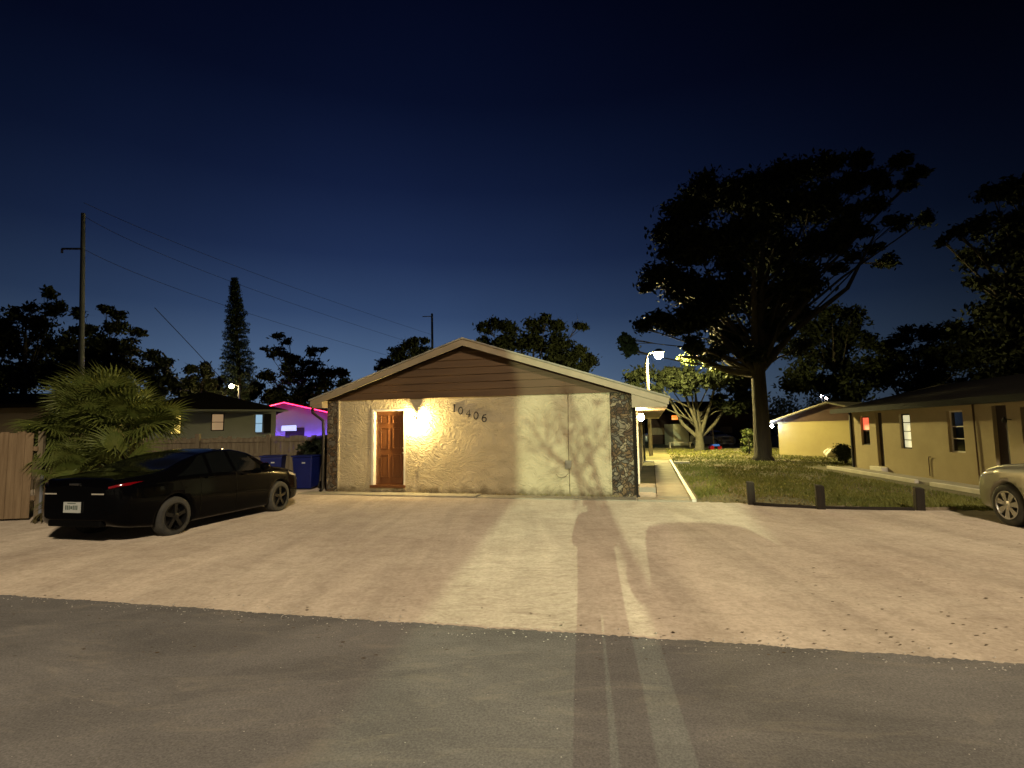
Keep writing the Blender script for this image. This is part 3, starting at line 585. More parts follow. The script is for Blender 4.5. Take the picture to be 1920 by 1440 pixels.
ls = MB(); ls.tube([(-5.2, -.66, 4.3 - 5.2 * .235), (0, -.66, 4.3), (5.2, -.66, 4.3 - 5.2 * .235)], .045, 6); ls.build('red_light_string', emis('red_glow', (1, .01, .08), 7), ph)
ls = MB(); ls.tube([(-3, -.6, 1.1), (4.8, -.6, 1.1)], .02, 6); ls.build('blue_light_string', emis('blue_glow', (.16, .07, 1), 120), ph)

# dark building beyond the lawn, orange sign, pale shed
fY = 58; fx = lambda p, Y=fY: float(aty(p, 800, Y)[0]); fz = lambda px, py, Y=fY: float(aty(px, py, Y)[2])
fb = thing('far_brown_building', 'long dark brown building beyond the trees at the end of the lawn', 'building', (fx(1215), fY, 0), 0)
b = MB(); wdt = fx(1420) - fx(1215); b.box(0, 0, 0, wdt, .2, 3.3); b.build('wall', MT['rust'], fb)
b = MB(); roofx(b, -.5, wdt + .5, [(-.7, 3.2), (4, 4.6), (4, 4.75), (-.7, 3.35)]); roofx(b, -.5, wdt + .5, [(4, 4.6), (8, 3.2), (8, 3.3), (4, 4.75)]); b.build('roof', MT['shingle'], fb)
b = MB(); b.box(0, -.1, fz(1240, 815), fx(1258) - fx(1215), -.004, fz(1240, 802)); b.build('garage_panel', MT['greywood'], fb); b = MB(); b.box(fx(1350) - fx(1215), -.1, fz(1360, 812), fx(1372) - fx(1215), -.004, fz(1360, 800)); b.build('garage_panel', MT['greywood'], fb)
sY = 52
o = MB().box(fx(1262, sY), sY, 0, fx(1291, sY), sY + 3, fz(1270, 795, sY)).build('pale_shed', mat('shed_wall', (.6, .58, .4), rough=.8)); tag(o, 'pale square shed catching light beyond the forked tree', 'shed')
o = MB().box(fx(1260, sY), sY - .1, fz(1266, 787, sY), fx(1271, sY), sY, fz(1266, 779, sY)).build('orange_sign', emis('orange_glow', (1, .22, .02), 1.4)); tag(o, 'small glowing orange square sign above the pale shed', 'sign')
bench = thing('picnic_bench', 'long low bench on the grass left of the forked tree', 'bench', (fx(1273, 46), 46, 0))
MB().box(-1, -.2, .42, 1, .2, .48).build('seat', MT['concrete'], bench); MB().box(-.9, -.15, 0, -.8, .15, .42).build('leg', MT['concrete'], bench); MB().box(.8, -.15, 0, .9, .15, .42).build('leg', MT['concrete'], bench)
st = thing('wooden_bleacher', 'low wooden stand of three pale benches right of the forked tree', 'bleacher', (fx(1363, 46), 46, 0))
for k in range(3): MB().box(-.55, .3 * k, .25 + .3 * k, .55, .25 + .3 * k, .33 + .3 * k).build('bench_board', MT['white'], st)
MB().box(-.5, 0, 0, -.44, .8, .85).build('stand_frame', MT['greywood'], st); MB().box(.44, 0, 0, .5, .8, .85).build('stand_frame', MT['greywood'], st)
tr = thing('toddler_tricycle', 'small blue tricycle with a tall pole on the grass', 'tricycle', (float(gp(1341, 843)[0]), float(gp(1341, 843)[1]), 0))
bl = mat('bright_blue_plastic', (.03, .12, .8), rough=.4)
MB().box(-.35, -.12, .25, .35, .12, .42).build('seat', bl, tr, bevel=.05); MB().tube([(-.1, 0, .4), (-.12, 0, 1.9)], .03).build('pole', MT['greywood'], tr)
for x, y in ((-.3, -.2), (-.3, .2), (.35, 0)): MB().lathe([(.05, -.03), (.16, -.03), (.16, .03), (.05, .03)], 14, (x, y, .16), 'y').build('wheel', MT['redlamp'], tr)
# two bright lamps above the cream roof
for i, (px, py, c) in enumerate(((1540, 743, (.9, .9, 1)), (1549, 749, (1, .8, .7)))):
    p = aty(px, py, 75); t = thing('far_street_lamp', ['left of the twin white lamps above the cream house roof', 'right pinkish one of the twin lamps above the cream house roof'][i], 'street lamp', (float(p[0]), 75, 0), 0, 'twin lamps beyond the cream house')
    MB().tube([(0, 0, 0), (0, 0, float(p[2]))], .08, 6).build('pole', MT['concpole'], t); MB().lathe([(.22 * math.sin(a) + 1e-4, -.22 * math.cos(a)) for a in np.linspace(0, math.pi, 9)], 12, (0, 0, float(p[2]) + .1)).build('lamp_globe', emis('far_glow', c, 30), t, True)

# post lamp beside the big tree
pl_Y = 33
pl = thing('post_lamp', 'tall pale post lamp with glaring globe behind the house eave', 'street lamp', (8.6, 33.5, 0))
MB().tube([(0, 0, 0), (-.06, 0, 6.1)], [.12, .1], 12).build('pole', MT['greywood'], pl, True)
MB().tube([(-.06, 0, 6.1), (.04, 0, 6.38), (.4, 0, 6.52)], .045, 8).build('arm', MT['greywood'], pl, True)
MB().lathe([(.0, .36), (.16, .34), (.31, .2), (.35, .11), (.34, .11), (.29, .2), (.0, .33)], 24, (.72, 0, 6.36)).build('light_shield', MT['darkmetal'], pl, True)  # cap added above the globe, shaped to block its upward light
MB().lathe([(.28 * math.sin(a) + 1e-4, -.28 * math.cos(a)) for a in np.linspace(0, math.pi, 15)], 24, (.72, 0, 6.34)).build('lamp_globe', emis('globe_glow', (1, .82, .3), 4300), pl, True)
# distant lamp over the grey house
p = aty(434, 724, 42); t = thing('distant_street_lamp', 'distant yellow street lamp glowing over the grey house roof', 'street lamp', (float(p[0]), 42, 0))
MB().tube([(.5, .2, 0), (.5, .2, float(p[2])), (0, 0, float(p[2]) + .15)], .07, 6).build('pole', MT['concpole'], t)
MB().lathe([(.16 * math.sin(a) + 1e-4, -.16 * math.cos(a)) for a in np.linspace(0, math.pi, 9)], 12, (0, 0, float(p[2]))).build('lamp_globe', emis('distant_glow', (1, .7, .3), 260), t, True)

# ================================================================== POLES, WIRES
def P3(px, py, Y): return [float(c) for c in aty(px, py, Y)]
q = P3(160, 700, 30); up = thing('utility_pole', 'tall concrete utility pole rising over the left trees', 'utility pole', (q[0], 30, 0))
lean = P3(156, 400, 30)
MB().tube([(0, 0, 0), (lean[0] - q[0], 0, lean[2])], [.17, .11], 10).build('pole', MT['concpole'], up, True)
a0 = P3(158, 467, 30); a1 = P3(118, 467, 30)
MB().tube([(a0[0] - q[0], -.05, a0[2]), (a1[0] - q[0], -.05, a1[2])], .06, 6).build('cross_arm', MT['concpole'], up)
MB().tube([(a1[0] - q[0], -.05, a1[2]), (a1[0] - q[0], -.05, a1[2] - .25)], .06, 6).build('insulator', MT['concpole'], up)
q2 = P3(812, 640, 75); fp = thing('far_utility_pole', 'thin distant utility pole above the house roof', 'utility pole', (q2[0], 75, 0)); t2 = P3(810, 588, 75)
MB().tube([(0, 0, 0), (t2[0] - q2[0], 0, t2[2])], [.22, .15], 8).build('pole', MT['concpole'], fp)
MB().tube([(-1.5, 0, t2[2] - .4), (0, 0, t2[2] - .4)], .06, 6).build('cross_arm', MT['concpole'], fp)
def wire(a, mid, c, label):
    a, m_, c = map(np.array, (a, mid, c)); pts = []
    for t in np.linspace(0, 1, 30): pts.append((1 - t) * (1 - 2 * t) * a + 4 * t * (1 - t) * m_ + t * (2 * t - 1) * c)
    tag(MB().tube(pts, .015, 5).build('power_line', MT['wire']), label, 'power line', 'power lines between the two poles')
def wire_px(p0, p1, p2, label):
    wire(P3(*p0, 30), P3(*p1, 48), P3(*p2, 75), label)
wire_px((157, 405), (480, 545), (811, 655), 'middle one of the power lines crossing the sky left of the house')
wire_px((157, 467), (480, 592), (811, 690), 'lowest of the power lines crossing behind the tall pine')
wire_px((157, 380), (520, 528), (811, 628), 'highest and faintest of the power lines crossing the left sky')
tag(MB().tube([P3(290, 577, 32), P3(350, 640, 34), P3(420, 715, 38), P3(450, 750, 40)], .022, 5).build('service_wire', MT['wire']), 'thin wire slanting down to the roof of the grey house', 'wire')

# ================================================================== TREES
def leaves(blobs, n, size, flat=.6, sub=9, spread=.4):
    """blobs: (centre, radius). returns verts,faces of rhombic leaves in ragged clumps"""
    tot = sum(b[1] ** 2 for b in blobs); Vs = []
    for c, r in blobs:
        k = max(30, int(n * r * r / tot)); sc = RNG.normal(0, 1, (sub, 3)); sc /= np.linalg.norm(sc, axis=1)[:, None]; sc *= (RNG.uniform(.15, 1, (sub, 1)) ** .6) * r * .85
        sc[:, 2] *= .8
        idx = RNG.integers(0, sub, k); P = c + sc[idx] + RNG.normal(0, 1, (k, 3)) * np.array([1, 1, flat]) * r * spread * RNG.uniform(.4, 1, (k, 1))
        Vs.append(P)
    P = np.concatenate(Vs); n = len(P)
    a = RNG.normal(0, 1, (n, 3)); a /= np.linalg.norm(a, axis=1)[:, None]; b_ = RNG.normal(0, 1, (n, 3)); b_ -= (b_ * a).sum(1)[:, None] * a; b_ /= np.linalg.norm(b_, axis=1)[:, None]
    s = RNG.uniform(.6, 1.4, (n, 1)) * size
    V = np.stack([P - a * s, P + b_ * s * .45, P + a * s, P - b_ * s * .45], 1).reshape(-1, 3)
    return V, np.arange(n * 4).reshape(-1, 4)
def tree(name, label, tx, Y, blobs_px, n, size, trunk_r, fork=.3, leafm='leaf', barkm='bark', lean=0, ty=None, group=None, depth=.5, limbs=True, cat='tree', flat=.6, mains=()):
    bx, by = float(aty(tx, 800, Y)[0]), Y
    t = thing(name, label, cat, (bx, by, 0), 0, group); B = []; k_ = 1.15
    for q in blobs_px:
        dy = random.uniform(-1, 1) * depth * (q[2] * Y / 1000) * 1.6; c = aty(q[0], q[1], Y + dy); B.append((np.array([c[0] - bx, c[1] - by, c[2]]), q[2] * (Y + dy) / 1000))
    V, Fc = leaves(B, n, size, flat); mesh_np('crown', V, Fc, MT[leafm], t)
    top = max(b[0][2] for b in B); zf = top * fork; b = MB()
    cx = np.mean([q[0][0] for q in B]); cy = 0
    trunk = [(0, 0, -.1), (0.02, 0, .25), (.03 + lean * .3, 0, zf * .5), (lean, 0, zf), (lean * 1.2 + cx * .25, cy * .3, zf + (top - zf) * .4), (lean + cx * .5, cy * .5, zf + (top - zf) * .75)]
    b.tube(trunk, [trunk_r * 1.7, trunk_r * 1.15, trunk_r, trunk_r * .9, trunk_r * .5, trunk_r * .15], 12)
    if limbs:
        for k, (c, r) in enumerate(B):
            f = random.random(); p0 = np.array(trunk[3]) * (1 - f) + np.array(trunk[4]) * f
            if c[2] < p0[2] + .5: p0 = np.array(trunk[3]) + np.array([0, 0, -.2])
            m_ = (p0 + c) / 2 + np.array([random.uniform(-.1, .1) * r, random.uniform(-.2, .2) * r, .12 * np.linalg.norm(c - p0) * random.uniform(-.3, 1)])
            m1 = p0 * .6 + m_ * .4 + np.array([random.uniform(-.1, .1), 0, random.uniform(-.1, .1)])
            rr = trunk_r * random.uniform(.14, .3); b.tube([p0, m1, m_, (m_ + c) / 2 + RNG.normal(0, .06 * r, 3), c], [rr, rr * .8, rr * .6, rr * .4, rr * .15], 6)
            for j in range(4):
                e2 = c + RNG.normal(0, .5, 3) * r; b.tube([m_ * .4 + c * .6, (c + e2) / 2 + RNG.normal(0, .08 * r, 3), e2], [rr * .3, rr * .2, rr * .06], 4)
    for (mx_, my_, dy_) in mains:
        e_ = aty(mx_, my_, Y + dy_) - np.array([bx, by, 0]); s_ = np.array(trunk[3]) + np.array([0, 0, -.35 - .1 * random.random()]); L0 = np.linalg.norm(e_ - s_)
        m1 = s_ + (e_ - s_) * .35 + np.array([0, 0, -.05 * L0]) + RNG.normal(0, .03 * L0, 3); m2 = s_ + (e_ - s_) * .7 + RNG.normal(0, .05 * L0, 3)
        b.tube([s_ - np.array([0, 0, .3]), s_, m1, m2, e_], [trunk_r * .5, trunk_r * .55, trunk_r * .42, trunk_r * .28, trunk_r * .1], 9)
    b.build('trunk', MT[barkm], t, True)
    return t
big = [(1330,350,42),(1290,400,42),(1380,365,50),(1440,335,40),(1500,325,36),(1560,305,26),(1615,303,22),(1690,300,20),(1722,325,18),(1450,400,62),(1530,380,48),(1600,350,28),(1655,345,18),(1252,440,34),(1300,460,52),(1380,455,62),(1460,480,62),(1535,455,40),(1240,515,34),(1285,545,42),(1350,550,54),(1430,560,56),(1500,530,42),(1620,430,18),(1680,415,20),(1735,412,18),(1600,480,14),(1660,492,18),(1580,420,22),(1310,605,42),(1370,630,44),(1440,625,34),(1235,600,28),(1180,638,18),(1264,618,22),(1178,655,16),(1495,590,26),(1300,650,22),(1345,665,22),(1410,660,24),(1640,465,14),(1575,455,24),(1605,400,26),(1640,385,20),(1570,500,16),(1470,560,24),(1200,612,16),(1500,650,18),(1640,330,20),(1700,345,16),(1210,540,14)]
tree('oak_tree', 'huge spreading oak with dark crown standing on the lawn by the lamp', 1427, 27, big, 82000, .14, .37, .3, leafm='shadeleaf', depth=.8, mains=((1270,668,1.5),(1300,560,0),(1380,480,-2),(1450,450,1),(1540,480,0),(1640,440,-1),(1390,700,.5)))
oak = [o for o in bpy.data.objects if o.name.startswith('oak_tree')][0]; ox, oy = oak.location.x, oak.location.y
LBp = [(1276, 672, 10, 33.6), (1288, 676, 11, 33.2), (1302, 677, 12, 32.6), (1318, 682, 11, 32), (1340, 690, 12, 31.4), (1365, 697, 11, 30.6), (1296, 660, 10, 33.4), (1325, 672, 10, 32.4)]
LB = [(aty(a, b_, c_) - np.array([ox, oy, 0]), q_ * c_ / 1000) for a, b_, q_, c_ in LBp]
V, Fc = leaves(LB, 2200, .1, .5, sub=6, spread=.35); mesh_np('low_foliage', V, Fc, MT['leafb'], oak)
b = MB(); e_ = LB[0][0]; b.tube([(0.05, .2, 4.2), (-.9, 1.6, 5.2), e_ * .5 + np.array([0, 0, 3.1]), e_ * .8 + np.array([0, 0, 1.25]), e_], [.16, .13, .1, .06, .02], 8)
for c_, q_ in LB[1:]: b.tube([e_ * .5 + np.array([0, 0, 3.1]), (e_ * .5 + c_) * .5 + np.array([0, 0, 1.6]), c_], [.04, .03, .01], 5)
b.build('low_limb', MT['bark'], oak, True)
tree('forked_tree', 'pale forked tree with lit limbs beyond the lawn', 1310, 40, [(1200,705,26),(1245,712,30),(1290,715,32),(1340,712,30),(1385,718,28),(1225,738,20),(1372,765,18),(1400,750,24),(1195,735,18),(1345,750,14)], 11000, .2, .3, .22, leafm='shadeleaf', barkm='palebark', depth=1, mains=((1238,722,1),(1283,690,-1),(1345,700,-1),(1375,745,1)))
tree('background_tree', 'dark rounded tree behind the oak on its right side', 1570, 46, [(1560,590,26),(1600,590,22),(1530,620,30),(1590,625,34),(1510,660,36),(1570,670,42),(1625,640,22),(1620,690,38),(1500,710,40),(1560,725,40),(1610,735,30)], 12000, .22, .3, .3, depth=1, leafm='shadeleaf', group='dark trees beyond the right houses')
tree('background_tree', 'long low dark tree mass right of the rounded tree', 1740, 50, [(1660,650,24),(1700,630,22),(1740,622,24),(1780,615,26),(1820,620,28),(1690,675,36),(1750,670,42),(1820,670,45),(1670,710,36),(1730,720,40),(1800,725,40)], 12000, .22, .3, .3, depth=1, leafm='shadeleaf', group='dark trees beyond the right houses')
tree('shade_tree', 'tall black tree filling the right edge behind the tan house', 1985, 25, [(1860,365,26),(1905,360,36),(1795,432,18),(1835,430,30),(1900,440,56),(1770,455,12),(1830,485,30),(1890,530,50),(1825,530,18),(1865,590,36),(1920,600,60),(1850,640,26),(1905,680,50),(1960,420,70),(1980,520,80),(1980,640,80),(1870,700,30)], 26000, .15, .45, .3, depth=.7, leafm='shadeleaf')
tree('left_tree', 'spreading dark tree at the far left edge with layered top', 40, 42, [(92,553,16),(60,575,14),(110,580,20),(30,590,20),(75,610,28),(0,600,20),(20,640,36),(80,655,38),(130,640,24),(40,700,50),(110,705,44),(-30,640,50),(-20,720,60)], 14000, .2, .3, .35, depth=1, group='dark trees at the left')
tree('left_tree', 'dark open-crowned tree just right of the utility pole', 200, 40, [(150,590,13),(198,580,12),(222,590,12),(160,622,18),(212,615,18),(258,625,12),(190,645,26),(240,650,20),(160,680,36),(225,690,34),(180,720,40)], 9000, .2, .26, .35, depth=1, group='dark trees at the left')
tree('left_tree', 'small dark tree right of the palms under the slanting wire', 300, 38, [(282,668,16),(310,680,16),(270,700,22),(305,710,22),(325,725,16),(290,735,24)], 4500, .16, .18, .3, depth=1, group='dark trees at the left')
tree('left_tree', 'pair of dark pointed crowns left of the tall pine', 372, 44, [(358,695,12),(386,685,9),(388,700,13),(360,718,16),(382,725,20),(350,740,18),(400,742,16)], 4500, .18, .16, .3, depth=1, group='dark trees at the left')
tree('airy_tree', 'ragged dark tree between the tall pine and the house roof', 565, 46, [(522,632,11),(540,640,10),(498,655,8),(520,662,16),(545,675,18),(585,660,13),(608,655,8),(580,690,22),(545,705,26),(500,705,18),(610,700,20),(640,700,16),(600,730,28),(560,740,30),(520,738,24),(645,722,18)], 9000, .17, .22, .3, depth=1, leafm='shadeleaf')
tree('roof_tree', 'dark spiky tree behind the left slope of the roof', 765, 42, [(722,682,14),(712,690,9),(745,660,15),(765,650,15),(775,640,12),(795,640,9),(785,665,18),(755,685,22),(800,665,16),(730,700,16)], 6500, .14, .2, .3, depth=1, leafm='shadeleaf')
tree('roof_tree_wide', 'wide dark tree behind the right slope of the roof', 1000, 48, [(910,615,15),(935,608,16),(905,640,16),(960,615,20),(1000,612,20),(1022,597,14),(1045,610,16),(1085,610,14),(950,645,28),(1000,648,32),(1050,645,26),(1080,660,20),(1105,680,18),(1040,680,28),(980,685,30),(1075,690,24),(930,670,24)], 13000, .2, .28, .3, depth=1, leafm='shadeleaf')
q = gp(1590, 868); tree('shrub', 'dark round shrub at the left corner of the tan house', 1581, 23.5, [(1582,838,13),(1572,848,10),(1592,850,12),(1583,858,11)], 2500, .05, .03, .3, cat='shrub', depth=.6)
tree('shrub', 'pale climbing shrub left of the oak trunk', 1402, 34, [(1402,812,10),(1406,828,11),(1400,842,9)], 1500, .07, .03, .3, leafm='leafb', cat='shrub', depth=.6)
tree('shrub', 'dark leafy shrub above the blue bins by the house corner', 590, 17.6, [(572,838,12),(592,832,12),(600,845,11),(585,850,12)], 1800, .05, .02, .5, cat='shrub', depth=.4)
tree('left_tree', 'low dark bushy tree filling the skyline behind the grey house roof', 430, 52, [(345,735,16),(400,735,18),(440,735,18),(480,728,16),(415,715,12),(510,742,18),(460,745,18)], 5000, .2, .2, .3, depth=1, leafm='shadeleaf', group='dark trees at the left')
# woods at the horizon
Bw = []
for k in range(170):
    Yw = random.uniform(78, 105); x = random.uniform(-130, 130); zz = random.uniform(1.5, 5.5); Bw.append((np.array([x, Yw, zz]), random.uniform(2, 3.4)))
V, Fc = leaves(Bw, 60000, .3, .7, sub=6, spread=.5); tag(mesh_np('distant_woods', V, Fc, MT['leaf']), 'dark line of distant trees along the horizon', 'woods', kind='stuff')

# norfolk pine
q = P3(455, 740, 45); pine = thing('norfolk_pine', 'tall narrow pine with short tiered branches against the left sky', 'tree', (q[0], 45, 0)); tp = P3(438, 520, 45)
hgt = tp[2]; dx = tp[0] - q[0]
MB().tube([(0, 0, 0), (dx * .3, 0, hgt * .4), (dx, 0, hgt)], [.28, .2, .03], 8).build('trunk', MT['bark'], pine, True)
Vn = []; 
for i in range(46):
    f = (i / 46.); z = hgt * (.3 + .7 * f); xx = dx * max(0, (z / hgt - .05)) ; Lb = (1.55 * (1 - f) ** .7 * random.uniform(.8, 1.1) + .14) if f > .05 else .9
    for k in range(7):
        if random.random() < .1: continue
        a = k * .9 + i * 1.3 + random.uniform(-.2, .2); L_ = Lb * random.uniform(.8, 1.1); n = int(40 + 60 * L_)
        s = RNG.uniform(.12, 1, n); r = s * L_; P = np.c_[xx + r * math.cos(a), r * math.sin(a), z + .22 * r - .12 * r * r * 1.0 + RNG.normal(0, .03, n)] + RNG.normal(0, .05, (n, 3))
        Vn.append(P)
P = np.concatenate(Vn); n = len(P); a = RNG.normal(0, 1, (n, 3)); a[:, 2] = np.abs(a[:, 2]); a /= np.linalg.norm(a, axis=1)[:, None]; b_ = np.cross(a, [0.3, .2, 1]); b_ /= np.linalg.norm(b_, axis=1)[:, None]
V = np.stack([P - a * .09, P + b_ * .035, P + a * .13, P - b_ * .035], 1).reshape(-1, 3); mesh_np('crown', V, np.arange(n * 4).reshape(-1, 4), MT['needle'], pine)

# ================================================================== FAN PALMS
def frond_mesh(name, m, rad, blades_n, droop, petiole):
    b = MB(); b.tube([(0, 0, 0), (petiole * .5, 0, .06 * petiole), (petiole, 0, 0)], [.018, .014, .012], 5)
    span = R_(250)
    for k in range(blades_n):
        t = -span / 2 + span * k / (blades_n - 1); L_ = rad * (1 - .25 * abs(t) / (span / 2)) * random.uniform(.85, 1.08)
        d = np.array([math.cos(t), math.sin(t), 0]); s = np.array([-math.sin(t), math.cos(t), 0]); w = .42 * rad * span / blades_n * .5
        up = np.array([0, 0, 1.]); fold = .35 * w
        c0 = np.array([petiole, 0, 0]); pts = []
        for f, ww in ((.05, .1), (.45, .95), (.75, .7), (1., .03)):
            p = c0 + d * L_ * f + up * (-droop * L_ * f * f * f + .05 * rad * math.sin(f * 3)); pts += [p - s * w * ww, p + up * fold * ww, p + s * w * ww]
        fs = []
        for i in range(3):
            o = i * 3; fs += [(o, o + 3, o + 4, o + 1), (o + 1, o + 4, o + 5, o + 2)]
        b.add(pts, fs)
    me = bpy.data.meshes.new(name); me.from_pydata(b.v, [], b.f); me.update(); me.materials.append(m); return me
GF = [frond_mesh('frond', MT['palm'], .76, 32, .25, .75), frond_mesh('frond', MT['palm'], .84, 34, .4, .6), frond_mesh('frond', MT['palm'], .62, 24, .15, .9)]
DF = [frond_mesh('dead_frond', MT['drypalm'], .8, 18, .7, .6), frond_mesh('dead_frond', MT['drypalm'], .7, 16, .9, .7)]
def fan_palm(px, Y, hz, ng, nd, label, scale=1.):
    x = float(aty(px, 800, Y)[0]); t = thing('fan_palm', label, 'palm', (x, Y, 0), 0, 'fan palms behind the black car')
    b = MB(); b.tube([(0, 0, 0), (.03, 0, hz * .5), (0, 0, hz)], [.17, .15, .13], 10); b.build('trunk', MT['drypalm'], t, True)
    for i in range(ng + nd):
        dead = i >= ng
        me = random.choice(DF if dead else GF); o = bpy.data.objects.new('dead_frond' if dead else 'frond', me); COL.objects.link(o); o.parent = t
        az = random.uniform(0, 6.283) if random.random() < .55 else random.uniform(math.pi, 2 * math.pi)
        elv = random.uniform(-75, -30) if dead else random.triangular(-35, 88, 55)
        o.location = (random.uniform(-.08, .08), random.uniform(-.08, .08), hz + random.uniform(-.25, .1) - (.3 if dead else 0)); sc = random.uniform(.8, 1.15) * scale; o.scale = (sc,) * 3
        o.rotation_euler = (random.uniform(-.6, .6), R_(-elv), az)
    return t
fan_palm(160, 11.9, 1.75, 30, 26, 'leftmost fan palm with many dry hanging fronds beside the wooden fence', .85)
fan_palm(195, 12.6, 1.95, 30, 8, 'tall middle fan palm rising behind the boot of the black car', 1.1)
fan_palm(246, 12.4, 1.7, 32, 8, 'rightmost fan palm behind the roof of the black car', 1.0)
fan_palm(138, 11.1, .85, 8, 16, 'low fan palm of drooping dry leaves at the end of the wooden fence', .62)
fan_palm(215, 11.4, .95, 16, 10, 'short fan palm between the taller ones behind the black car', .85)

# ================================================================== FENCES, POSTS, BINS
f0 = gp(-260, 990); f1 = gp(60, 976); fa = math.atan2(f1[1] - f0[1], f1[0] - f0[0]); fl = float(np.linalg.norm(f1 - f0))
fn = thing('board_fence', 'tall reddish wooden board fence at the left edge beside the palms', 'fence', (float(f0[0]), float(f0[1]), 0), fa)
b = MB(); x = 0
while x < fl - .08: hh = 1.78 + random.uniform(-.02, .02); yj = random.uniform(0, .008); b.box(x, yj, .05, x + .138, yj + .02, hh); x += .143
b.build('boards', MT['wood'], fn, bevel=.003)
MB().box(0, .03, .4, fl, .07, .49).build('rail', MT['wood'], fn); MB().box(0, .03, 1.4, fl, .07, 1.49).build('rail', MT['wood'], fn)
for xp in (fl - .02, fl - 2.3): MB().box(xp, .07, 0, xp + .09, .16, 1.8).build('post', MT['greywood'], fn)
MB().tube([(fl + .1, .05, 0), (fl + .1, .05, .95)], .028, 8).build('pipe_post', MT['concpole'], fn)
g0 = np.array([-17., 16.9]); g1 = np.array([-4.3, 18.6]); ga2 = math.atan2(g1[1] - g0[1], g1[0] - g0[0]); gl = float(np.linalg.norm(g1 - g0))
bf = thing('back_fence', 'weathered wooden fence with rails and posts between the car and the grey house', 'fence', (g0[0], g0[1], 0), ga2)
b = MB(); x = 0
while x < gl: hh = 1.6 + random.uniform(-.05, .03); b.box(x, .0, .05, x + .135, .02, hh); x += .142
b.build('boards', MT['greywood'], bf)
for z in (.35, .95, 1.42): MB().box(0, -.045, z, gl, -.002, z + .09).build('rail', MT['greywood'], bf)
def fpx(px):
    dd = ray(px, 850); n_ = np.array([-math.sin(ga2), math.cos(ga2)]); t_ = (g0 @ n_) / (dd[:2] @ n_); return float((dd[:2] * t_ - g0) @ np.array([math.cos(ga2), math.sin(ga2)]))
for px, hp in ((373, 1.72), (505, 1.66), (250, 1.7), (590, 1.62)): xx = fpx(px); MB().box(xx - .07, -.19, 0, xx + .07, -.05, hp).build('post', MT['greywood'], bf, bevel=.006)
MB().box(fpx(389) - .04, -.1, 0, fpx(389) + .04, -.05, 1.35).build('brace', MT['greywood'], bf)
# timber posts and rail at the lot's edge
pp = [gp(1412, 948), gp(1542, 958), gp(1728, 960)]
labs = ['leftmost short timber post at the edge of the lawn', 'middle short timber post at the edge of the lawn', 'rightmost short timber post, in front of the tan house path']
for i, (p, l) in enumerate(zip(pp, labs)):
    b = MB(); hh = (.5, .5, .46)[i]; tl = (.02, .005, -.01)[i]
    b.add([(-.075, -.075, -.1), (.075, -.075, -.1), (.075, .075, -.1), (-.075, .075, -.1), (-.075 - tl, -.075, hh), (.075 - tl, -.075, hh - .02), (.07 - tl, .07, hh), (-.07 - tl, .075, hh + .01)], [(0, 3, 2, 1), (4, 5, 6, 7), (0, 1, 5, 4), (1, 2, 6, 5), (2, 3, 7, 6), (3, 0, 4, 7)])
    o = b.build('timber_post', MT['post'], bevel=.012); o.location = (float(p[0]), float(p[1]) + .05, 0); o.rotation_euler = (0, 0, R_(-15)); tag(o, l, 'post', 'timber posts along the lawn edge')
segs = [((1418, 950), (1536, 958), 'low timber rail on the ground between the left and middle posts'), ((1548, 958), (1721, 961), 'low timber rail on the ground between the middle and right posts'), ((1735, 961), (1800, 960), 'short length of pale timber rail right of the rightmost post')]
for (a, c, l) in segs:
    p, q = gp(*a), gp(*c); b = MB(); b.tube([(p[0], p[1] + .1, .035), ((p[0] + q[0]) / 2, (p[1] + q[1]) / 2 + .12, .03), (q[0], q[1] + .1, .035)], .05, 8); tag(b.build('timber_rail', MT['post' if a[0] < 1700 else 'greywood'], None, True), l, 'rail', 'timber rails along the lawn edge')
# bins
def wheelie_bin(x, y, rz, label):
    t = thing('wheelie_bin', label, 'bin', (x, y, 0), rz, 'blue bins by the house')
    b = MB(); b.add([(-.25, -.28, .06), (.25, -.28, .06), (.25, .22, .12), (-.25, .22, .12), (-.31, -.36, .98), (.31, -.36, .98), (.31, .34, .98), (-.31, .34, .98)], [(0, 3, 2, 1), (4, 5, 6, 7), (0, 1, 5, 4), (1, 2, 6, 5), (2, 3, 7, 6), (3, 0, 4, 7)]); b.build('body', MT['blue'], t, bevel=.03)
    b = MB(); b.box(-.33, -.4, .985, .33, .36, 1.03); b.build('lid', MT['blue'], t, bevel=.02)
    b = MB(); b.tube([(-.2, .38, .97), (-.2, .44, .97), (.2, .44, .97), (.2, .38, .97)], .018, 6); b.build('handle', MT['blue'], t)
    for s in (-1, 1): MB().lathe([(.02, -.03), (.12, -.03), (.12, .03), (.02, .03)], 16, (s * .3, .25, .12), 'x').build('wheel', MT['rubber'], t)
    b = MB(); b.box(.0, -.3605, .8, .1, -.345, .84); b.build('sticker', MT['plate'], t)
    return t
wheelie_bin(-7.35, 16.5, R_(12), 'left blue wheelie bin behind the bonnet of the black car')
wheelie_bin(-6.15, 16.1, R_(-6), 'right blue wheelie bin nearest the house corner')

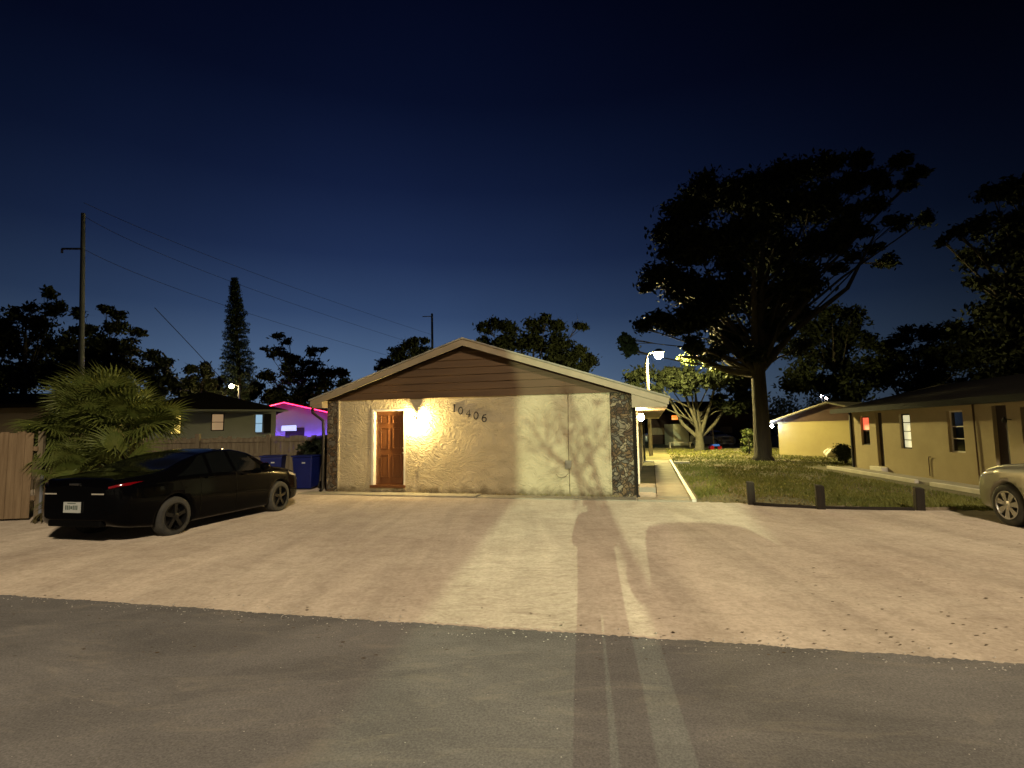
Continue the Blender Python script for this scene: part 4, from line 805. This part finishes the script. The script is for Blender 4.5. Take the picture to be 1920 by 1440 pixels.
# ================================================================== CARS
def catmull(P, n):
    P = np.array(P, float); K = len(P); out = []
    for v in np.linspace(0, K - 1, n):
        i = min(int(v), K - 2); t = v - i; p0 = P[max(i - 1, 0)]; p1 = P[i]; p2 = P[i + 1]; p3 = P[min(i + 2, K - 1)]
        out.append(.5 * ((2 * p1) + (-p0 + p2) * t + (2 * p0 - 5 * p1 + 4 * p2 - p3) * t * t + (-p0 + 3 * p1 - 3 * p2 + p3) * t ** 3))
    return np.array(out)
def pch(x, X, Y):   # smoothed interpolation
    s = 0
    for d, w in ((-.06, .2), (-.03, .2), (0, .2), (.03, .2), (.06, .2)): s += w * np.interp(x + d, X, Y)
    return s
class CarForm:
    def __init__(s, L, W, Ht, X, top, belt, wid, bot):
        s.L, s.W, s.Ht = L, W, Ht; s.X = X; s.top = top; s.belt = belt; s.wid = wid; s.bot = bot
    def ring(s, x):
        zt, zs, w, zb = (pch(x, s.X, a) for a in (s.top, s.belt, s.wid, s.bot)); g = min(1, max(0, (zt - zs) / (s.Ht - .92)))
        ws = w * .955; wr = ws - .05 - .2 * g; zr = zs + (zt - zs) * (.9 if g > .1 else .8)
        l = lambda u: (ws + (wr - ws) * u, zs + (zr - zs) * u)
        return np.array([(0, zb), (.72 * w, zb), (.94 * w, zb + .03), (.985 * w, zb + .2 * (zs - zb)), (1.0 * w, zb + .55 * (zs - zb)), (.985 * w, zs - .1 * (zs - zb)), (ws, zs), l(.33), l(.66), (wr, zr), (wr * .82, zt - .012), (wr * .42, zt + .008), (0, zt + .012)])
    def S(s, x, v):
        R = s.ring(x); v = max(0, min(12, v)); i = min(int(v), 11); t = v - i; P = R; p0 = P[max(i - 1, 0)]; p1 = P[i]; p2 = P[i + 1]; p3 = P[min(i + 2, 12)]
        q = .5 * ((2 * p1) + (-p0 + p2) * t + (2 * p0 - 5 * p1 + 4 * p2 - p3) * t * t + (-p0 + 3 * p1 - 3 * p2 + p3) * t ** 3); return np.array([x - s.L / 2, q[0], q[1]])
    def patch(s, b, x0, x1, v0, v1, side, off=.004, nx=10, nv=6, both=False):
        """x0,x1 functions of v fraction; thickness kept by a second layer"""
        G = []
        for j in range(nv + 1):
            f = j / nv; v = v0 + (v1 - v0) * f; xa = x0(f) if callable(x0) else x0; xb = x1(f) if callable(x1) else x1
            for i in range(nx + 1):
                x = xa + (xb - xa) * i / nx; p = s.S(x, v); e = 1e-2; n = np.cross(s.S(x + e, v) - s.S(x - e, v), s.S(x, min(12, v + e)) - s.S(x, max(0, v - e))); n /= np.linalg.norm(n) + 1e-9
                if n[1] * 1 < -.2 or (abs(n[1]) <= .2 and n[2] < 0): n = -n
                q = p + n * off; G.append((q[0], q[1] * side, q[2]))
        fs = [(j * (nx + 1) + i, j * (nx + 1) + i + 1, (j + 1) * (nx + 1) + i + 1, (j + 1) * (nx + 1) + i) for j in range(nv) for i in range(nx)]
        b.add(G, fs); return b
def make_car(name, label, form, loc, heading, paint, rim, wheelx, wr=.325, spokes=5, plate=True, group=None, lamp_tail=True):
    t = thing(name, label, 'car', loc, R_(90 - heading), group); f = form; L = f.L
    xs = list(np.concatenate([[0, .012, .03, .06, .1], np.linspace(.16, L - .16, 84), [L - .1, L - .06, L - .03, L - .012, L]])); NV = 49
    vs = []; n2 = 2 * (NV - 1)
    for k, x in enumerate(xs):
        d = min(x, L - x); sc = 1 - .10 * max(0, 1 - d / .1) ** 2
        xx = min(max(x, .0), L); pts = [f.S(xx, v) for v in np.linspace(0, 12, NV)]; zc = .55
        ring = [(p[0], p[1] * sc, zc + (p[2] - zc) * sc) for p in pts] + [(p[0], -p[1] * sc, zc + (p[2] - zc) * sc) for p in pts[-2:0:-1]]
        vs += ring
    m = len(xs); fs = [(i * n2 + k, i * n2 + (k + 1) % n2, (i + 1) * n2 + (k + 1) % n2, (i + 1) * n2 + k) for i in range(m - 1) for k in range(n2)]
    fs += [tuple(range(n2 - 1, -1, -1)), tuple(range((m - 1) * n2, m * n2))]
    b = MB().add(vs, fs); body = b.build('body', paint, t, True)
    # wheel arches
    import bmesh
    bm = bmesh.new(); bm.from_mesh(body.data); bmesh.ops.recalc_face_normals(bm, faces=bm.faces); bm.to_mesh(body.data); bm.free()
    cut = MB()
    for wx in wheelx:
        for sd in (-1, 1):
            c = MB(); ys = sorted((sd * (f.W / 2 - .3), sd * (f.W / 2 + .15)))
            prof = [(0, ys[0]), (wr + .055, ys[0]), (wr + .055, ys[1]), (0, ys[1])]
            nn = 40; vv = []; 
            for yy in ys:
                for k in range(nn): a = 2 * math.pi * k / nn; vv.append((wx - L / 2 + (wr + .055) * math.cos(a), yy, wr + .005 + (wr + .055) * math.sin(a)))
            cut.add(vv, [tuple(range(nn)), tuple(range(2 * nn - 1, nn - 1, -1))] + [(k, k + nn, (k + 1) % nn + nn, (k + 1) % nn) for k in range(nn)])
    co = cut.build('cutter', MT['rubber']); bm = bmesh.new(); bm.from_mesh(co.data); bmesh.ops.recalc_face_normals(bm, faces=bm.faces); bm.to_mesh(co.data); bm.free()
    tmp = bpy.data.objects.new('tmpbody', body.data); COL.objects.link(tmp); mod = tmp.modifiers.new('b', 'BOOLEAN'); mod.object = co; mod.operation = 'DIFFERENCE'; mod.solver = 'EXACT'
    dg = bpy.context.evaluated_depsgraph_get(); me = bpy.data.meshes.new_from_object(tmp.evaluated_get(dg)); body.data = me
    if len(me.materials) == 0: me.materials.append(paint)
    me.materials[0] = paint; bpy.data.objects.remove(tmp); bpy.data.objects.remove(co)
    for p in me.polygons: p.use_smooth = p.area < .02
    cs = f.cs
    for sd in (-1, 1):
        for (xa0, xa1, xb0, xb1) in cs['side']:
            w = MB(); f.patch(w, lambda q, a=xa0, c=xa1: a + (c - a) * q, lambda q, a=xb0, c=xb1: a + (c - a) * q, 6.25, 9.0, sd); w.build('side_window', MT['glass'], body, True)
        h = MB()
        for hx in cs['handles']: p = f.S(hx, 5.4); h.box(p[0] - .1, sd * (p[1] + .004), p[2] - .015, p[0] + .1, sd * (p[1] + .035), p[2] + .015)
        h.build('door_handle', paint, body, bevel=.008)
        sm = MB()
        for sx_ in cs['seams']: f.patch(sm, sx_ - .004, sx_ + .004, 2.6, 6.1, sd, .002, 1, 14)
        sm.build('door_seam', MT['seam'], body)
        mr = MB(); p = f.S(cs['mirror'], 6.4); mr.lathe([(1e-3, -.09), (.07, -.08), (.085, 0), (.07, .06), (1e-3, .07)], 14, (p[0], sd * (p[1] + .1), p[2] + .06), 'x'); mr.build('wing_mirror', paint, body, True)
        hl = MB(); f.patch(hl, L - .62, L - .05, 5.1, 6.6, sd, .006); hl.build('headlight', MT['clearlamp'], body, True)
        tl = MB(); f.patch(tl, lambda q: .01 , lambda q: .2 + .22 * q, 5.15, 5.7, sd, .006); ws_ = MB(); ws_.box(-L / 2 - .012, sd * .34, .79, -L / 2 + .05, sd * (f.wid[0] - .04), .81); ws_.build('reflector', MT['clearlamp'], body); tl.build('tail_light', MT['redlamp'], body, True)
        if cs.get('trim'): mo = MB(); f.patch(mo, 1.5, L - 1.3, 3.9, 4.1, sd, .012); mo.build('side_moulding', MT['rimsilver'], body, True)
    w = MB(); xa, xb = cs['shield']
    for sd in (-1, 1): f.patch(w, xa, xb, 9.5, 12, sd, .004)
    w.build('windscreen', MT['glass'], body, True)
    w = MB(); xa, xb = cs['rear']
    for sd in (-1, 1): f.patch(w, xa, xb, 9.5, 12, sd, .004)
    w.build('rear_window', MT['glass'], body, True)
    bd = MB(); bd.box(-L / 2 - .012, -.09, .93, -L / 2 + .03, .09, .955); bd.build('boot_badge', MT['steel'], body)
    bp = MB(); bp.box(-L / 2 + .01, -.5, .3, -L / 2 + .12, .5, .4); bp.build('bumper_insert', MT['seam'], body, bevel=.02)
    if plate:
        q = MB().box(-L / 2 - .032, -.155, .52, -L / 2 - .012, .155, .68).build('number_plate', MT['plate'], body)
        k = MB()
        for i, yy in enumerate((-.105, -.072, -.039, .039, .072, .105)): k.box(-L / 2 - .034, yy - .011, .565, -L / 2 - .0325, yy + .011, .63)
        k.box(-L / 2 - .034, -.018, .575, -L / 2 - .0325, .018, .62); k.box(-L / 2 - .034, -.08, .655, -L / 2 - .0325, .08, .668); k.build('plate_print', MT['plateink'], q)
    for wx in wheelx:
        for sd in (-1, 1):
            c = (wx - L / 2, sd * (f.W / 2 - .015), wr); sg = sd
            ty = MB(); pr = [(.205, -.2), (.225, -.215), (.29, -.22), (wr - .012, -.2), (wr, -.16), (wr, -.05), (wr - .012, -.012), (.29, .0), (.235, -.002), (.215, -.012)]
            ty.lathe([(r, sg * h) for r, h in pr], 40, c, 'y'); wheel = ty.build('wheel', MT['rubber'], t, True)
            rm = MB(); rm.lathe([(r, sg * h) for r, h in [(.2, -.18), (.215, -.01), (.228, -.004), (.228, .002), (.212, .002), (.205, -.03), (.2, -.1)]], 40, c, 'y')
            rm.lathe([(r, sg * h) for r, h in [(.07, -.06), (.06, -.01), (.03, -.004), (1e-3, -.004)]], 24, c, 'y')
            for k in range(spokes):
                a = 2 * math.pi * k / spokes + .3; ca, sa_ = math.cos(a), math.sin(a); w0, w1 = (.03, .032) if spokes < 6 else (.026, .05)
                q = []
                for (r, wd, yy) in ((.04, w0, -.012), (.215, w1, -.008)):
                    for s_ in (-1, 1): q.append((c[0] + r * ca - s_ * wd * sa_, c[1] + sg * yy, c[2] + r * sa_ + s_ * wd * ca))
                q += [(p[0], p[1] - sg * .035, p[2]) for p in q]
                rm.add(q, [(0, 1, 3, 2), (4, 6, 7, 5), (0, 2, 6, 4), (1, 5, 7, 3), (2, 3, 7, 6), (0, 4, 5, 1)])
            rm.build('rim', rim, wheel)
            MB().lathe([(.2, 0), (1e-3, 0)], 24, (c[0], c[1] - sg * .12, c[2]), 'y').build('brake_disc', MT['darkmetal'], wheel)
    return t
sed = CarForm(4.67, 1.82, 1.42,
    [0, .08, .25, .6, .95, 1.3, 1.75, 2.15, 2.6, 3.0, 3.5, 4.0, 4.35, 4.55, 4.67],
    [.93, 1.01, 1.035, 1.06, 1.12, 1.25, 1.36, 1.40, 1.395, 1.30, 1.0, .93, .84, .72, .62],
    [.90, .95, .97, .97, .965, .96, .95, .94, .93, .92, .90, .84, .76, .64, .55],
    [.60, .74, .84, .885, .905, .91, .91, .91, .91, .91, .905, .89, .83, .73, .58],
    [.42, .32, .26, .21, .18, .17, .17, .17, .17, .17, .17, .18, .2, .24, .3])
sed.cs = dict(side=[(1.0, 1.62, 1.72, 1.74), (1.8, 1.83, 2.34, 2.3), (2.42, 2.38, 3.33, 2.82)], handles=[1.72, 2.62], seams=[1.5, 2.38, 3.35], mirror=3.15, shield=(2.75, 3.42), rear=(.72, 1.62))
th = 12.5; hd = np.array([math.sin(R_(th)), math.cos(R_(th))]); rt = np.array([hd[1], -hd[0]])
rear_c = np.array([-5.62, 9.05]); c = rear_c + hd * (4.67 / 2 - 1.0) - rt * .91
make_car('black_sedan', 'black sedan parked on the dirt lot with its tail to the road', sed, (float(c[0]), float(c[1]), 0), th, MT['blackpaint'], MT['rimdark'], (1.0, 3.72))
old = CarForm(4.85, 1.84, 1.47,
    [0, .08, .3, .8, 1.15, 1.45, 1.8, 2.2, 2.7, 3.05, 3.55, 4.1, 4.5, 4.72, 4.85],
    [.95, 1.02, 1.07, 1.09, 1.12, 1.25, 1.42, 1.47, 1.45, 1.33, 1.05, .99, .9, .8, .66],
    [.88, .93, .95, .95, .95, .95, .945, .94, .93, .93, .93, .9, .83, .73, .6],
    [.74, .82, .87, .9, .915, .92, .92, .92, .92, .92, .915, .9, .85, .77, .62],
    [.3, .25, .22, .2, .19, .18, .18, .18, .18, .18, .18, .18, .2, .23, .28])
old.cs = dict(side=[(1.35, 1.75, 2.28, 2.25), (2.36, 2.32, 3.42, 2.9)], handles=[1.8, 2.75], seams=[1.6, 2.35, 3.5], mirror=3.3, shield=(2.85, 3.5), rear=(1.15, 1.72), trim=True)
th2 = 6; hd = np.array([math.sin(R_(th2)), math.cos(R_(th2))]); lf = np.array([-hd[1], hd[0]])
wc = np.array([8.02, 8.85]); c = wc - hd * (3.95 - 4.85 / 2) - lf * .92
tc_ = make_car('champagne_sedan', 'champagne sedan cut by the right edge, nose to the lawn', old, (float(c[0]), float(c[1]), 0), th2, MT['tanpaint'], MT['rimsilver'], (1.1, 3.95), .335, 7)
# car beside the photographer, and cars far off
def far_car(px, py, th_, label, scale=1, grp='cars parked beyond the lawn'):
    q = gp(px, py); o = copy_tree(fcar); o.location = (float(q[0]), float(q[1]), 0); o.rotation_euler = (0, 0, R_(90 - th_)); o['label'] = label; o['group'] = grp; return o
fcar = make_car('parked_car', 'white car parked beyond the lawn right of the forked tree', sed, (float(gp(1336, 836)[0]), float(gp(1336, 836)[1]), 0), 160, MT['silverpaint'], MT['rimsilver'], (1.0, 3.72), group='cars parked beyond the lawn', plate=False)
far_car(1238, 832, 75, 'grey car parked beyond the far end of the walkway')
bc = copy_tree(fcar); bc.scale = (1, 1, 1.24); bc.location = (.98, -3.5, .0); bc.rotation_euler = (0, 0, R_(90 - 5)); bc['label'] = 'silver car parked behind the viewer, throwing the right-hand shadow'; bc['group'] = 'cars on the road behind the viewer'

# ================================================================== PHOTOGRAPHER (behind the camera, throws the long shadow)
per = thing('person', 'standing person in dark clothes holding up a phone behind the viewpoint', 'person', (0.05, -.42, 0), R_(-7))
def skin(name, pts, edges, radii, m, parent, lv=2):
    me = bpy.data.meshes.new(name); me.from_pydata(pts, edges, []); o = bpy.data.objects.new(name, me); COL.objects.link(o); o.parent = parent
    md = o.modifiers.new('skin', 'SKIN'); me.materials.append(m)
    if not me.skin_vertices: 
        bpy.context.view_layer.objects.active = o
    for i, r in enumerate(radii): me.skin_vertices[0].data[i].radius = (r, r) if not isinstance(r, tuple) else r
    me.skin_vertices[0].data[0].use_root = True
    s = o.modifiers.new('sub', 'SUBSURF'); s.levels = lv; s.render_levels = lv; return o
P_ = [(0, 0, .95), (0, 0, 1.15), (0, 0, 1.38), (0, 0, 1.5), (0, .01, 1.58), (0, .02, 1.68), (0, .02, 1.75),
      (-.1, 0, .9), (-.11, .01, .5), (-.12, -.02, .09), (-.12, .12, .05), (.1, 0, .9), (.11, .01, .5), (.12, -.02, .09), (.13, .12, .05),
      (-.2, 0, 1.43), (-.25, .04, 1.16), (-.12, .2, 1.3), (-.05, .27, 1.48), (.2, 0, 1.43), (.25, .04, 1.16), (.12, .2, 1.3), (.05, .27, 1.48)]
E_ = [(0, 1), (1, 2), (2, 3), (3, 4), (4, 5), (5, 6), (0, 7), (7, 8), (8, 9), (9, 10), (0, 11), (11, 12), (12, 13), (13, 14), (2, 15), (15, 16), (16, 17), (17, 18), (2, 19), (19, 20), (20, 21), (21, 22)]
r_ = [(.22, .16), (.24, .16), (.24, .15), .07, .08, .11, .07, .12, .095, .07, .05, .12, .095, .07, .05, .08, .065, .05, .04, .08, .065, .05, .04]
skin('body', P_, E_, r_, MT['cloth'], per)
ph_ = MB().box(-.08, -.004, -.038, .08, .004, .038).build('mobile_phone', MT['darkmetal']); ph_.location = (.02, -.09, 1.60); tag(ph_, 'dark mobile phone held up by the person', 'phone')

# unseen houses added as blockers: far light passes only through their gap
def blocker_house(x0, x1, y0, y1, h, label):
    t = thing('light_blocking_house', label, 'house', ((x0 + x1) / 2, y1, 0), 0, 'added houses blocking light behind the viewer'); w = (x1 - x0) / 2; d = y1 - y0
    MB().box(-w, -d, 0, w, 0, h).build('wall', MT['grey'], t)
    b = MB(); roofx(b, -w - .01, w + .01, [(-d - .3, h), (.3, h), (-d / 2, h + 1.2)]); b.build('roof', MT['shingle'], t)
    for x in np.arange(-w + 1, w - 1, 2.5): o = MB().box(x, .002, 1, x + 1, .03, 2.1).build('window', MT['glass'], t)
    return t
blocker_house(-22, -4.55, -30, -23.5, 6.4, 'unseen grey house added left of the gap to block the far light')
blocker_house(-2.85, 12, -36, -29, 5.0, 'unseen grey house added right of the gap to block the far light')
# branchy tree in that gap
t = thing('roadside_tree', 'thin leafy roadside tree standing in the gap between the houses', 'tree', (-1.5, -20, 0)); b = MB()
def grow(p, d, L_, r, lv):
    q = p + d * L_; b.tube([p, (p + q) / 2 + RNG.normal(0, .04 * L_, 3), q], [r, r * .8, r * .6], 5)
    if lv: 
        for k in range(3): dd = d + RNG.normal(0, .5, 3); dd /= np.linalg.norm(dd); grow(q, dd, L_ * .7, r * .55, lv - 1)
b.tube([(0, 0, 0), (-.1, 0, 1.4), (-.5, 0, 2.9)], [.1, .09, .08], 7); grow(np.array([-.5, 0, 2.9]), np.array([-.35, 0, .9]), 1.1, .07, 4); b.build('trunk', MT['bark'], t)
V, Fc = leaves([(np.array([-1.4, 0, 5.0]), .6), (np.array([-.8, 0, 4.5]), .6), (np.array([-.7, 0, 5.6]), .7)], 60, .07, sub=5); mesh_np('crown', V, Fc, MT['leaf'], t)
